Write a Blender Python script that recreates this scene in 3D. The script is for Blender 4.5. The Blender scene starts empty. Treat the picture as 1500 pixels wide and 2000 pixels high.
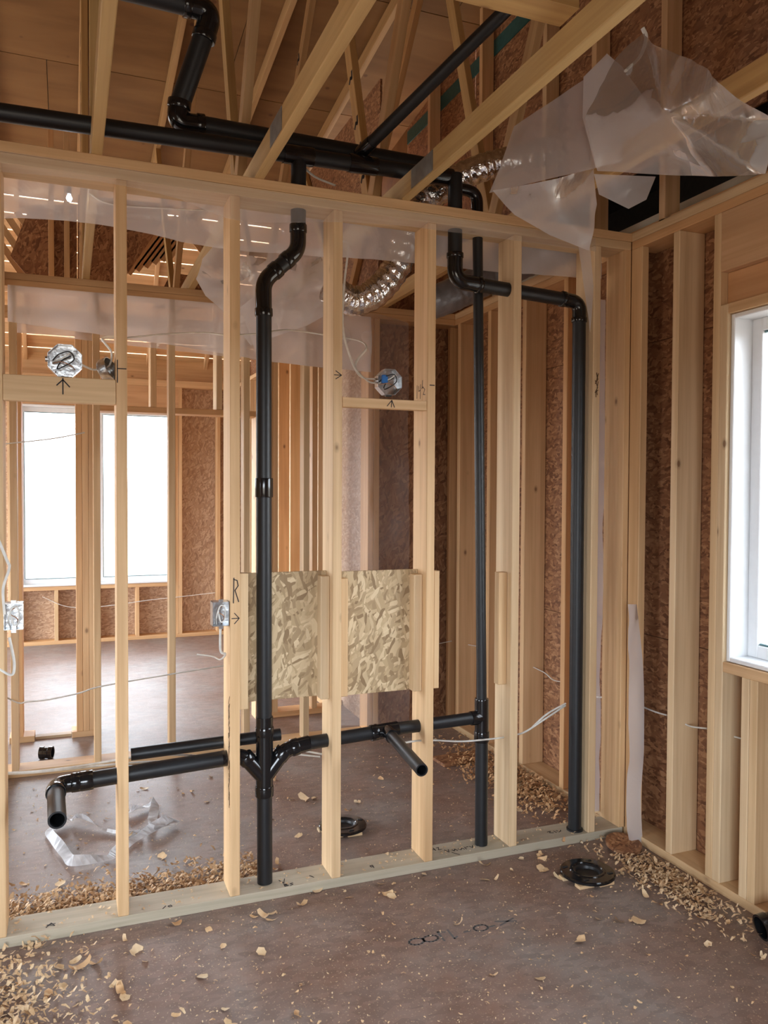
import bpy, bmesh, math, random
from mathutils import Vector, Matrix, noise
random.seed(7)
S = bpy.context.scene
COL = S.collection

# ------------------------------------------------------------------ camera, sky, exposure
cam = bpy.data.objects.new('camera', bpy.data.cameras.new('camera'))
COL.objects.link(cam); S.camera = cam
cam.data.sensor_fit = 'HORIZONTAL'; cam.data.sensor_width = 36.0
cam.data.lens = 1571.154 / 1500 * 36.0
cam.data.clip_start = 0.05
YAW, PIT, ROL = -0.373925, -0.0253322, 0.00468466
r_ = Vector((math.cos(YAW), math.sin(YAW), 0)); f_ = Vector((-math.sin(YAW), math.cos(YAW), 0))
F_ = f_ * math.cos(PIT) + Vector((0, 0, 1)) * math.sin(PIT); U_ = r_.cross(F_)
R2 = r_ * math.cos(ROL) + U_ * math.sin(ROL); U2 = R2.cross(F_)
cam.matrix_world = Matrix(((R2.x, U2.x, -F_.x, -0.199), (R2.y, U2.y, -F_.y, -3.0355), (R2.z, U2.z, -F_.z, 1.5896), (0, 0, 0, 1)))

W = bpy.data.worlds.new('sky'); S.world = W; W.use_nodes = True
bg = W.node_tree.nodes['Background']
wn = W.node_tree; tcw = wn.nodes.new('ShaderNodeTexCoord'); sxyz = wn.nodes.new('ShaderNodeSeparateXYZ'); wr_ = wn.nodes.new('ShaderNodeValToRGB')
wn.links.new(tcw.outputs['Generated'], sxyz.inputs[0]); wn.links.new(sxyz.outputs['Z'], wr_.inputs[0]); wn.links.new(wr_.outputs[0], bg.inputs[0])
wr_.color_ramp.elements[0].position = 0.0; wr_.color_ramp.elements[0].color = (0.22, 0.20, 0.17, 1)      # bare ground of the building site
wr_.color_ramp.elements[1].position = 0.02; wr_.color_ramp.elements[1].color = (0.82, 0.91, 1.0, 1)      # overcast sky
bg.inputs[1].default_value = 1.35
S.view_settings.view_transform = 'Standard'; S.view_settings.look = 'None'
S.view_settings.gamma = 1.0; S.view_settings.use_curve_mapping = False
S.view_settings.exposure = 3.68

def portal(loc, rot, sx, sy):                      # light portals: they only guide the sampling of the sky through the openings
    l = bpy.data.lights.new('window_portal', 'AREA'); l.shape = 'RECTANGLE'; l.size = sx; l.size_y = sy
    l.cycles.is_portal = True
    o = bpy.data.objects.new('window_portal', l); COL.objects.link(o); o.location = loc; o.rotation_euler = rot
PI = math.pi
portal((0.09, 6.05, 1.54), (-PI/2, 0, 0), 1.6, 1.9)
portal((2.36, -1.2, 1.60), (0, PI/2, 0), 1.4, 1.3)
portal((-1.2, -5.52, 1.45), (PI/2, 0, 0), 2.4, 1.7)
portal((-3.92, -1.6, 1.45), (0, -PI/2, 0), 1.5, 1.2)
portal((-3.92, 1.0, 1.5), (0, -PI/2, 0), 1.6, 1.8)
portal((-3.92, 4.25, 1.40), (0, -PI/2, 0), 2.55, 3.2)

# ------------------------------------------------------------------ materials
def nm(name):
    m = bpy.data.materials.new(name); m.use_nodes = True
    nt = m.node_tree; b = nt.nodes['Principled BSDF']
    return m, nt, b
def N(nt, t, **kw):
    n = nt.nodes.new(t)
    for k, v in kw.items():
        if k in n.inputs.keys(): n.inputs[k].default_value = v
        else: setattr(n, k, v)
    return n
def ramp(nt, stops, interp='LINEAR'):
    n = nt.nodes.new('ShaderNodeValToRGB'); cr = n.color_ramp; cr.interpolation = interp
    while len(cr.elements) > 1: cr.elements.remove(cr.elements[-1])
    cr.elements[0].position = stops[0][0]; cr.elements[0].color = (*stops[0][1], 1)
    for p, c in stops[1:]:
        e = cr.elements.new(p); e.color = (*c, 1)
    return n
def coords(nt, rnd=True):
    tc = N(nt, 'ShaderNodeTexCoord')
    if not rnd: return tc.outputs['Object'], None
    oi = N(nt, 'ShaderNodeObjectInfo')
    mul = N(nt, 'ShaderNodeVectorMath', operation='SCALE'); mul.inputs[0].default_value = (17, 31, 53)
    nt.links.new(oi.outputs['Random'], mul.inputs['Scale'])
    add = N(nt, 'ShaderNodeVectorMath', operation='ADD')
    nt.links.new(tc.outputs['Object'], add.inputs[0]); nt.links.new(mul.outputs[0], add.inputs[1])
    return add.outputs[0], oi.outputs['Random']
def mapping(nt, vec, sc, rot=(0, 0, 0)):
    m = N(nt, 'ShaderNodeMapping'); m.inputs['Scale'].default_value = sc; m.inputs['Rotation'].default_value = rot
    nt.links.new(vec, m.inputs['Vector']); return m.outputs[0]
def mix(nt, a, b, f, mode='MIX'):
    m = N(nt, 'ShaderNodeMix', data_type='RGBA', blend_type=mode)
    for sock, v in ((m.inputs[0], f), (m.inputs[6], a), (m.inputs[7], b)):
        if hasattr(v, 'is_linked'): nt.links.new(v, sock)
        elif isinstance(v, (int, float)): sock.default_value = v
        else: sock.default_value = (*v, 1)
    return m.outputs[2]

def wood(name, lo, hi, dark, knot=(0.16, 0.07, 0.03), tint=(1.0, 0.86, 0.72), rough=0.6):
    m, nt, b = nm(name); v, rnd = coords(nt); L = nt.links
    g = N(nt, 'ShaderNodeTexNoise', Scale=1.0, Detail=4.0, Roughness=0.6)
    L.new(mapping(nt, v, (38, 38, 1.1)), g.inputs['Vector'])
    r1 = ramp(nt, [(0.30, lo), (0.62, hi)]); L.new(g.outputs[0], r1.inputs[0])
    big = N(nt, 'ShaderNodeTexNoise', Scale=1.0, Detail=2.0)
    L.new(mapping(nt, v, (9, 9, 0.9)), big.inputs['Vector'])
    r2 = ramp(nt, [(0.48, (0, 0, 0)), (0.80, (0.75, 0.75, 0.75))]); L.new(big.outputs[0], r2.inputs[0])
    c = mix(nt, r1.outputs[0], dark, r2.outputs[0])
    k = N(nt, 'ShaderNodeTexVoronoi', Scale=1.0); L.new(mapping(nt, v, (9, 9, 5.2)), k.inputs['Vector'])
    kr = ramp(nt, [(0.0, (1, 1, 1)), (0.06, (0.9, 0.9, 0.9)), (0.085, (0.35, 0.35, 0.35)), (0.15, (0, 0, 0))]); L.new(k.outputs['Distance'], kr.inputs[0])
    ks = N(nt, 'ShaderNodeSeparateColor'); L.new(k.outputs['Color'], ks.inputs[0])
    kg = ramp(nt, [(0.60, (0, 0, 0)), (0.66, (.85, .85, .85))]); L.new(ks.outputs[0], kg.inputs[0])
    c = mix(nt, c, knot, mix(nt, kr.outputs[0], kg.outputs[0], 1.0, 'MULTIPLY'))
    rr = ramp(nt, [(0.0, (1, 1, 1)), (0.5, tint), (1.0, (0.93, 0.93, 0.90))]); L.new(rnd, rr.inputs[0])
    c = mix(nt, c, rr.outputs[0], 1.0, 'MULTIPLY')
    L.new(c, b.inputs['Base Color']); b.inputs['Roughness'].default_value = rough
    bp = N(nt, 'ShaderNodeBump', Strength=0.25, Distance=0.002); L.new(g.outputs[0], bp.inputs['Height']); L.new(bp.outputs[0], b.inputs['Normal'])
    return m
pine = wood('pine_lumber', (0.63, 0.45, 0.26), (0.79, 0.61, 0.39), (0.52, 0.34, 0.18))
pine2 = wood('pine_lumber_warm', (0.60, 0.38, 0.20), (0.74, 0.51, 0.29), (0.47, 0.28, 0.14))
pine_grey = wood('pine_treated_plate', (0.43, 0.38, 0.28), (0.54, 0.47, 0.36), (0.36, 0.33, 0.26), tint=(1, .97, .93))
truss_wood = wood('truss_lumber', (0.45, 0.29, 0.12), (0.58, 0.40, 0.18), (0.38, 0.23, 0.09))
truss_warm = wood('truss_lumber_warm', (0.42, 0.25, 0.10), (0.54, 0.34, 0.16), (0.34, 0.19, 0.08))
bluestain = wood('pine_blue_stained', (0.42, 0.34, 0.24), (0.52, 0.43, 0.31), (0.22, 0.19, 0.17))
header_wood = wood('header_lumber', (0.56, 0.34, 0.18), (0.66, 0.43, 0.25), (0.48, 0.29, 0.15))
def plywood(name, lo, hi, knot):
    m, nt, b = nm(name); v, rnd = coords(nt); L = nt.links
    g = N(nt, 'ShaderNodeTexNoise', Scale=1.0, Detail=4.0, Distortion=0.6); L.new(mapping(nt, v, (0.8, 5, 5)), g.inputs['Vector'])
    r1 = ramp(nt, [(0.32, lo), (0.66, hi)]); L.new(g.outputs[0], r1.inputs[0])
    k = N(nt, 'ShaderNodeTexVoronoi', Scale=4.5); L.new(v, k.inputs['Vector'])
    kr = ramp(nt, [(0.0, (1, 1, 1)), (0.06, (.8, .8, .8)), (0.10, (0, 0, 0))]); L.new(k.outputs['Distance'], kr.inputs[0])
    c = mix(nt, r1.outputs[0], knot, kr.outputs[0]); L.new(c, b.inputs['Base Color']); b.inputs['Roughness'].default_value = 0.75
    return m
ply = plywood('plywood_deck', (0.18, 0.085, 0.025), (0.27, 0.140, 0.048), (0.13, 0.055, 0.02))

def osb(name, a, b_, c_, d_, sc=1.0, rough=0.6):
    m, nt, b = nm(name); L = nt.links; v, rnd = coords(nt)
    n0 = N(nt, 'ShaderNodeTexNoise', Scale=9.0 * sc, Detail=2.0); L.new(v, n0.inputs['Vector'])
    sc_ = N(nt, 'ShaderNodeVectorMath', operation='SCALE'); L.new(n0.outputs['Color'], sc_.inputs[0]); sc_.inputs['Scale'].default_value = 0.06 / sc
    ad = N(nt, 'ShaderNodeVectorMath', operation='ADD'); L.new(v, ad.inputs[0]); L.new(sc_.outputs[0], ad.inputs[1])
    outs = []; hs = []
    for rot, s in (((0.5, 0.35, 0.3), (11, 75, 60)), ((1.3, -0.5, 1.9), (13, 80, 66)), ((-0.7, 0.9, -0.8), (12, 90, 70))):
        vo = N(nt, 'ShaderNodeTexVoronoi', Scale=sc, Randomness=1.0); L.new(mapping(nt, mapping(nt, ad.outputs[0], (1, 1, 1), rot), s), vo.inputs['Vector'])
        bw = N(nt, 'ShaderNodeSeparateColor'); L.new(vo.outputs['Color'], bw.inputs[0]); outs.append((vo, bw))
    r1 = ramp(nt, [(0.0, a), (0.35, b_), (0.7, c_), (1.0, d_)]); L.new(outs[0][1].outputs[0], r1.inputs[0])
    r2 = ramp(nt, [(0.0, a), (0.4, b_), (0.75, b_), (1.0, d_)]); L.new(outs[1][1].outputs[1], r2.inputs[0])
    r3 = ramp(nt, [(0.0, d_), (0.3, c_), (1.0, a)]); L.new(outs[2][1].outputs[0], r3.inputs[0])
    f1 = ramp(nt, [(0.0, (0, 0, 0)), (0.52, (0, 0, 0)), (0.56, (1, 1, 1))]); L.new(outs[1][1].outputs[2], f1.inputs[0])
    f2 = ramp(nt, [(0.0, (0, 0, 0)), (0.66, (0, 0, 0)), (0.70, (1, 1, 1))]); L.new(outs[2][1].outputs[2], f2.inputs[0])
    c = mix(nt, r1.outputs[0], r2.outputs[0], f1.outputs[0]); c = mix(nt, c, r3.outputs[0], f2.outputs[0])
    L.new(c, b.inputs['Base Color']); b.inputs['Roughness'].default_value = rough
    bp = N(nt, 'ShaderNodeBump', Strength=0.35, Distance=0.002); L.new(outs[0][1].outputs[0], bp.inputs['Height']); L.new(bp.outputs[0], b.inputs['Normal'])
    return m
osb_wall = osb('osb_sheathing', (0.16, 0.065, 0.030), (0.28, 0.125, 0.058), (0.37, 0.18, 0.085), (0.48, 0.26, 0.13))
osb_far = osb('osb_sheathing_glare', (0.36, 0.21, 0.13), (0.50, 0.32, 0.20), (0.58, 0.40, 0.27), (0.66, 0.48, 0.33))  # paler strands: window glare over the far wall put into the colour
osb_fresh = osb('osb_backing', (0.28, 0.18, 0.09), (0.50, 0.36, 0.20), (0.62, 0.46, 0.27), (0.76, 0.60, 0.38), 1.0)

def plain(name, col, rough=0.5, metal=0.0, spec=None, bump=None, var=1.0):
    m, nt, b = nm(name); b.inputs['Base Color'].default_value = (*col, 1)
    b.inputs['Roughness'].default_value = rough; b.inputs['Metallic'].default_value = metal
    if spec is not None: b.inputs['Specular IOR Level'].default_value = spec
    nz = N(nt, 'ShaderNodeTexNoise', Scale=(bump or (30, 0))[0], Detail=3.0)
    tc = N(nt, 'ShaderNodeTexCoord'); nt.links.new(tc.outputs['Object'], nz.inputs['Vector'])
    rr = ramp(nt, [(0.3, tuple(x * (1 - .15*var) for x in col)), (0.7, tuple(min(1, x * (1 + .12*var)) for x in col))])
    nt.links.new(nz.outputs[0], rr.inputs[0]); nt.links.new(rr.outputs[0], b.inputs['Base Color'])
    if bump:
        bp = N(nt, 'ShaderNodeBump', Strength=bump[1], Distance=0.01); nt.links.new(nz.outputs[0], bp.inputs['Height']); nt.links.new(bp.outputs[0], b.inputs['Normal'])
    return m
abs_m = plain('abs_black_plastic', (0.012, 0.013, 0.015), 0.42, spec=0.5)
abs_gloss = plain('abs_glue_gloss', (0.008, 0.008, 0.009), 0.14, spec=0.6)
cable_m = plain('cable_jacket_white', (0.78, 0.77, 0.72), 0.5)
steel = plain('galvanised_steel', (0.62, 0.64, 0.66), 0.28, 1.0, bump=(60, .15))
platesteel = plain('truss_plate_steel', (0.28, 0.28, 0.27), 0.55, 0.7)
foil = plain('duct_foil', (0.78, 0.78, 0.80), 0.16, 1.0, bump=(26, .9))
greyduct = plain('insulated_duct_jacket', (0.22, 0.22, 0.24), 0.3, 0.3, bump=(20, .5))
ink = plain('marker_ink', (0.015, 0.014, 0.02), 0.7)
bluetape = plain('blue_wire_cap', (0.02, 0.14, 0.42), 0.4)
copper = plain('copper_wire', (0.5, 0.26, 0.15), 0.35, 0.8)
blackwire = plain('black_wire', (0.02, 0.02, 0.02), 0.5)
vinyl = plain('white_vinyl', (0.84, 0.86, 0.88), 0.35, var=.12)
gasket = plain('grey_gasket', (0.10, 0.20, 0.22), 0.5)
green = plain('green_sheathing_tape', (0.02, 0.10, 0.10), 0.5)
ribbon_m = plain('white_plastic_strap', (0.86, 0.86, 0.88), 0.35)
chip_m = wood('wood_shaving', (0.62, 0.42, 0.24), (0.84, 0.68, 0.46), (0.55, 0.33, 0.16), knot=(.5, .3, .15))
dust_m = wood('fine_shavings', (0.46, 0.27, 0.13), (0.68, 0.46, 0.26), (0.40, 0.22, 0.11), knot=(.5, .3, .15))

def poly_mat(name, tr, col=(0.92, 0.91, 0.94), rough=0.22, gl=0.0, bump=.22):
    m, nt, b = nm(name); L = nt.links; nt.nodes.remove(b); out = nt.nodes['Material Output']
    t = N(nt, 'ShaderNodeBsdfTransparent'); t.inputs[0].default_value = (1, 1, 1, 1)
    d = N(nt, 'ShaderNodeBsdfDiffuse'); d.inputs[0].default_value = (*col, 1)
    tl = N(nt, 'ShaderNodeBsdfTranslucent'); tl.inputs[0].default_value = (*col, 1)
    g = N(nt, 'ShaderNodeBsdfGlossy', Roughness=rough)
    tc = N(nt, 'ShaderNodeTexCoord'); nz = N(nt, 'ShaderNodeTexNoise', Scale=6.0, Detail=3.0, Distortion=1.2); L.new(tc.outputs['Object'], nz.inputs['Vector'])
    bp = N(nt, 'ShaderNodeBump', Strength=bump, Distance=0.03); L.new(nz.outputs[0], bp.inputs['Height'])
    for s in (d, tl, g): L.new(bp.outputs[0], s.inputs['Normal'])
    a = N(nt, 'ShaderNodeMixShader'); a.inputs[0].default_value = 0.5; L.new(d.outputs[0], a.inputs[1]); L.new(tl.outputs[0], a.inputs[2])
    w = N(nt, 'ShaderNodeMixShader'); w.inputs[0].default_value = 1 - tr; L.new(t.outputs[0], w.inputs[1]); L.new(a.outputs[0], w.inputs[2])
    fr = N(nt, 'ShaderNodeFresnel', IOR=1.33); mf = N(nt, 'ShaderNodeMath', operation='MULTIPLY_ADD'); L.new(fr.outputs[0], mf.inputs[0]); mf.inputs[1].default_value = 0.6; mf.inputs[2].default_value = gl + 0.02
    e = N(nt, 'ShaderNodeMixShader'); L.new(mf.outputs[0], e.inputs[0]); L.new(w.outputs[0], e.inputs[1]); L.new(g.outputs[0], e.inputs[2])
    L.new(e.outputs[0], out.inputs[0]); return m
poly_clear = poly_mat('poly_sheet_clear', 0.55)
poly_milky = poly_mat('poly_sheet_milky', 0.26)
poly_thin = poly_mat('poly_sheet_thin', 0.76)
poly_mid = poly_mat('poly_sheet_mid', 0.45)
glass = poly_mat('window_glass', 0.97, gl=0.03, rough=0.02, bump=0)

def floor_mat():
    m, nt, b = nm('dusty_subfloor'); L = nt.links; v, _ = coords(nt, False)
    n1 = N(nt, 'ShaderNodeTexNoise', Scale=1.6, Detail=5.0, Roughness=0.65); L.new(v, n1.inputs['Vector'])
    r1 = ramp(nt, [(0.34, (0.225, 0.130, 0.095)), (0.50, (0.265, 0.185, 0.155)), (0.64, (0.280, 0.235, 0.215))]); L.new(n1.outputs[0], r1.inputs[0])
    vo = N(nt, 'ShaderNodeTexVoronoi', Scale=1.0); L.new(mapping(nt, v, (22, 60, 40), (0, 0, 0.5)), vo.inputs['Vector'])
    sp = N(nt, 'ShaderNodeSeparateColor'); L.new(vo.outputs['Color'], sp.inputs[0])
    r2 = ramp(nt, [(0.0, (0.80, 0.80, 0.80)), (1.0, (1.1, 1.08, 1.06))]); L.new(sp.outputs[0], r2.inputs[0])
    c = mix(nt, r1.outputs[0], r2.outputs[0], 1.0, 'MULTIPLY')
    n2 = N(nt, 'ShaderNodeTexNoise', Scale=120.0, Detail=2.0); L.new(v, n2.inputs['Vector'])
    r3 = ramp(nt, [(0.60, (0, 0, 0)), (0.70, (0.8, 0.8, 0.8))]); L.new(n2.outputs[0], r3.inputs[0])
    c = mix(nt, c, (0.52, 0.38, 0.26), r3.outputs[0])
    L.new(c, b.inputs['Base Color']); b.inputs['Roughness'].default_value = 0.50; b.inputs['Specular IOR Level'].default_value = 0.6
    bp = N(nt, 'ShaderNodeBump', Strength=0.15, Distance=0.003); L.new(n2.outputs[0], bp.inputs['Height']); L.new(bp.outputs[0], b.inputs['Normal'])
    return m
floor_m = floor_mat()

# ------------------------------------------------------------------ helpers
def group_empty(name, loc, label=None, cat=None, kind=None, grp=None):
    o = bpy.data.objects.new(name, None); COL.objects.link(o); o.location = loc; o.empty_display_size = 0.05
    tag(o, label, cat, kind, grp); return o
def tag(o, label=None, cat=None, kind=None, grp=None):
    if label: o['label'] = label
    if cat: o['category'] = cat
    if kind: o['kind'] = kind
    if grp: o['group'] = grp
    return o
def link(name, me, mat, parent=None, M=None):
    o = bpy.data.objects.new(name, me); COL.objects.link(o)
    if mat is not None and not me.materials: me.materials.append(mat)
    M = M or Matrix.Identity(4)
    if parent is not None:
        o.parent = parent
        q = parent; PM = Matrix.Identity(4)
        chain = []
        while q is not None: chain.append(q); q = q.parent
        for q in reversed(chain): PM = PM @ q.matrix_parent_inverse @ q.matrix_basis
        o.matrix_parent_inverse = PM.inverted()
    o.matrix_basis = M
    return o
def from_bm(name, bm, mat, parent=None, M=None, smooth=False):
    me = bpy.data.meshes.new(name); bm.normal_update(); bm.to_mesh(me); bm.free()
    if smooth:
        for p in me.polygons: p.use_smooth = True
    return link(name, me, mat, parent, M)
_cache = {}
def box_mesh(w, d, l, bev=0.002):
    key = (round(w, 4), round(d, 4), round(l, 4), bev)
    bm = bmesh.new(); bmesh.ops.create_cube(bm, size=1)
    bmesh.ops.scale(bm, vec=(w, d, l), verts=bm.verts)
    if bev: bmesh.ops.bevel(bm, geom=bm.edges[:], offset=bev, segments=1, affect='EDGES')
    me = bpy.data.meshes.new('lumber'); bm.to_mesh(me); bm.free(); return me
def beam(name, p0, p1, w, d, mat, parent=None, side=None, bev=0.002):
    """board along p0->p1; w across `side`, d across the third axis"""
    p0 = Vector(p0); p1 = Vector(p1); z = (p1 - p0); l = z.length; z.normalize()
    side = Vector(side) if side else (Vector((1, 0, 0)) if abs(z.x) < 0.9 else Vector((0, 1, 0)))
    y = z.cross(side).normalized(); x = y.cross(z)
    c = (p0 + p1) / 2
    M = Matrix(((x.x, y.x, z.x, c.x), (x.y, y.y, z.y, c.y), (x.z, y.z, z.z, c.z), (0, 0, 0, 1)))
    return link(name, box_mesh(w, d, l, bev), mat, parent, M)
def bx(name, x0, x1, y0, y1, z0, z1, mat, parent=None, bev=0.002):
    dx, dy, dz = x1 - x0, y1 - y0, z1 - z0; c = ((x0 + x1) / 2, (y0 + y1) / 2, (z0 + z1) / 2)
    if dz >= dx and dz >= dy: return beam(name, (c[0], c[1], z0), (c[0], c[1], z1), dx, dy, mat, parent, (1, 0, 0), bev)
    if dx >= dy: return beam(name, (x0, c[1], c[2]), (x1, c[1], c[2]), dy, dz, mat, parent, (0, 1, 0), bev)
    return beam(name, (c[0], y0, c[2]), (c[0], y1, c[2]), dx, dz, mat, parent, (1, 0, 0), bev)
def smooth_path(pts, n=6, rad=None):
    """round the corners of a polyline"""
    P = [Vector(p) for p in pts]; out = [P[0]]
    for i in range(1, len(P) - 1):
        a, b, c = P[i-1], P[i], P[i+1]
        r = rad if rad else 0.4 * min((b-a).length, (c-b).length)
        r = min(r, 0.48 * min((b-a).length, (c-b).length))
        s = b + (a-b).normalized() * r; e = b + (c-b).normalized() * r
        for k in range(n + 1):
            t = k / n; out.append(s * (1-t)**2 + b * 2*t*(1-t) + e * t*t)
    out.append(P[-1]); return out
def catmull(pts, n=8):
    P = [Vector(p) for p in pts]; P = [2*P[0]-P[1]] + P + [2*P[-1]-P[-2]]; out = []
    for i in range(1, len(P) - 2):
        a, b, c, d = P[i-1:i+3]
        for k in range(n):
            t = k / n
            out.append(0.5 * ((2*b) + (c-a)*t + (2*a-5*b+4*c-d)*t*t + (3*b-a-3*c+d)*t**3))
    out.append(P[-2]); return out
def sweep(name, path, rad, mat, parent=None, seg=20, flat=1.0, wall=0.0, radf=None, closed_ends=True):
    bm = bmesh.new(); n = len(path); rings = []; up = None
    org = Vector(path[0])
    for i, p in enumerate(path):
        t = (path[min(i+1, n-1)] - path[max(i-1, 0)]).normalized()
        if up is None:
            up = Vector((0, 0, 1)) if abs(t.z) < 0.9 else Vector((0, 1, 0))
        x = t.cross(up).normalized(); up = x.cross(t).normalized()
        r = rad * (radf(i / (n-1), i) if radf else 1.0)
        rings.append((p - org, x, up.copy(), r))
    def ring(k, off=0.0):
        p, x, u, r = rings[k]; r = r - off
        return [bm.verts.new(p + x * (math.cos(a) * r) + u * (math.sin(a) * r * flat)) for a in [2*PI*j/seg for j in range(seg)]]
    O = [ring(k) for k in range(n)]
    for k in range(n-1):
        for j in range(seg):
            bm.faces.new((O[k][j], O[k][(j+1) % seg], O[k+1][(j+1) % seg], O[k+1][j]))
    if wall:
        I = [ring(k, wall) for k in range(n)]
        for k in range(n-1):
            for j in range(seg): bm.faces.new((I[k][(j+1) % seg], I[k][j], I[k+1][j], I[k+1][(j+1) % seg]))
        for k in (0, n-1):
            for j in range(seg): bm.faces.new((O[k][j], O[k][(j+1) % seg], I[k][(j+1) % seg], I[k][j]))
    elif closed_ends:
        bm.faces.new(O[0]); bm.faces.new(O[-1])
    bmesh.ops.recalc_face_normals(bm, faces=bm.faces[:])
    o = from_bm(name, bm, mat, parent, Matrix.Translation(org), smooth=True)
    o.data.set_sharp_from_angle(angle=0.9) if hasattr(o.data, 'set_sharp_from_angle') else None
    return o
def pipe(name, a, b, r, parent, wall=0.0, mat=None):
    a = Vector(a); b = Vector(b); k = max(2, int((b-a).length / 0.3) + 1)
    return sweep(name, [a.lerp(b, i/(k-1)) for i in range(k)], r, mat or abs_m, parent, 24, wall=wall)
def collar(name, a, b, r, parent, mat=None):
    a = Vector(a); b = Vector(b)
    return sweep(name, [a, a.lerp(b, .06), a.lerp(b, .94), b], r, mat or abs_gloss, parent, 24, radf=lambda t, i: 0.97 if i in (0, 3) else 1.0)
def elbow(p_in, corner, p_out, r, parent, hub=0.03):
    """elbow fitting with hubs at both ends"""
    a, c, b = Vector(p_in), Vector(corner), Vector(p_out)
    path = smooth_path([a, c, b], 10, min((a-c).length, (b-c).length) * 0.9)
    e = sweep('elbow', path, r * 1.06, abs_gloss, parent, 24)
    collar('hub', a, a + (c-a).normalized() * hub, r * 1.16, e)
    collar('hub', b, b + (c-b).normalized() * hub, r * 1.16, e)
    return e
def lathe(name, prof, mat, parent=None, M=None, seg=40):
    bm = bmesh.new(); rings = []
    for r, z in prof: rings.append([bm.verts.new((r*math.cos(2*PI*j/seg), r*math.sin(2*PI*j/seg), z)) for j in range(seg)])
    m = len(rings)
    for k in range(m):
        A, B = rings[k], rings[(k+1) % m]
        for j in range(seg): bm.faces.new((A[j], A[(j+1) % seg], B[(j+1) % seg], B[j]))
    bmesh.ops.recalc_face_normals(bm, faces=bm.faces[:])
    o = from_bm(name, bm, mat, parent, M, smooth=True); o.data.set_sharp_from_angle(angle=0.6); return o
def cable(name, pts, r=0.005, parent=None, mat=None, flat=0.6):
    return sweep(name, catmull(pts, 8), r, mat or cable_m, parent, 8, flat=flat)
def strokes(name, o, u, v, lines, w, parent, mat=None, th=0.0008):
    """hand-drawn marks: thin raised ribbons on a face; o origin, u/v unit directions on the face"""
    o = Vector(o); u = Vector(u); v = Vector(v); n = u.cross(v).normalized(); bm = bmesh.new()
    for ln in lines:
        for (x0, y0), (x1, y1) in zip(ln[:-1], ln[1:]):
            a = o + u*x0 + v*y0; b = o + u*x1 + v*y1; d = (b-a)
            if d.length < 1e-6: continue
            d.normalize(); s = n.cross(d) * w/2; e = d * w * 0.3
            vs = [bm.verts.new(q) for q in (a-e-s, b+e-s, b+e+s, a-e+s)]; vt = [bm.verts.new(q.co + n*th) for q in vs]
            bm.faces.new(vt)
            for j in range(4): bm.faces.new((vs[j], vs[(j+1) % 4], vt[(j+1) % 4], vt[j]))
    return from_bm(name, bm, mat or ink, parent)
def film(name, pts, mat, parent=None, amp=0.02, cuts=5, freq=4.0, seed=0, sag=None):
    """thin plastic sheet spanned over an outline, creased with noise"""
    bm = bmesh.new(); P = [Vector(p) for p in pts]; org = sum(P, Vector()) / len(P)
    c = bm.verts.new((0, 0, 0)); V = [bm.verts.new(p - org) for p in P]
    nn = Vector()
    for i in range(len(P)):
        bm.faces.new((c, V[i], V[(i+1) % len(V)])); nn += (P[i]-org).cross(P[(i+1) % len(P)]-org)
    nn.normalize()
    for _ in range(cuts): bmesh.ops.subdivide_edges(bm, edges=[e for e in bm.edges if e.calc_length() > 0.035], cuts=1); bmesh.ops.triangulate(bm, faces=bm.faces[:])
    for q in bm.verts:
        w = q.co * freq + Vector((seed*3.1, seed*1.7, seed))
        h = noise.noise(w) + 0.35 * abs(noise.noise(w*2.1)) + 0.05 * noise.noise(w*4)
        q.co += nn * amp * h
    return from_bm(name, bm, mat, parent, Matrix.Translation(org), smooth=True)
def strip(name, top, bot, mat, parent=None, nx=60, nz=8, amp=0.01, seed=0, freq=6.0):
    """hanging strip between an upper and a lower polyline (same number of points)"""
    T = catmull(top, max(2, nx // (len(top)-1))); B = catmull(bot, max(2, nx // (len(top)-1))); bm = bmesh.new(); rows = []
    org = T[0]
    for a, b in zip(T, B):
        d = (b - a); nrm = Vector((0, -1, 0)) if abs(d.x) + abs(d.z) > abs(d.y) else Vector((1, 0, 0)); col = []
        for k in range(nz + 1):
            t = k / nz; q = a.lerp(b, t)
            w = q * freq + Vector((seed, seed*2, 0)); q = q + nrm * amp * (noise.noise(w) + 0.5*noise.noise(w*2.7)) * min(1, 0.2 + t*1.5)
            col.append(bm.verts.new(q - org))
        rows.append(col)
    for A, B2 in zip(rows[:-1], rows[1:]):
        for k in range(nz): bm.faces.new((A[k], B2[k], B2[k+1], A[k+1]))
    return from_bm(name, bm, mat, parent, Matrix.Translation(org), smooth=True)

H = 2.772; SP = 0.4064; T2 = 0.038
X1, Y1, Z1 = (1, 0, 0), (0, 1, 0), (0, 0, 1)
# ------------------------------------------------------------------ floor and shell
fl = bx('floor', -4.0, 2.36, -5.5, 6.1, -0.10, 0.0, floor_m, None, 0); tag(fl, 'dusty sheet subfloor strewn with wood shavings', 'floor', 'structure')
fl2 = fl

# centre partition, 2x6 studs
wc = group_empty('wall_center', (0.8, 0.07, 0), 'open pine stud partition in front carrying the black pipes', 'wall', 'structure')
bx('bottom_plate', -3.9, 2.19, 0, 0.14, 0, T2, pine_grey, wc)
tp = bx('top_plate', -3.9, 2.2, 0, 0.14, 2.696, 2.7335, pine, wc); bx('top_plate', -3.9, 2.335, 0, 0.14, 2.7345, H, pine2, wc)
studs = {}
for k in range(-9, 6):
    x = k * SP
    if k == 5: x = 2.036
    studs[k] = bx('stud', x - T2, x, 0, 0.14, T2, 2.696, (pine if k % 2 else pine) , wc, 0.003)
bx('stud', 2.168, 2.2, 0.0, 0.14, T2, 2.696, pine, wc)
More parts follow.
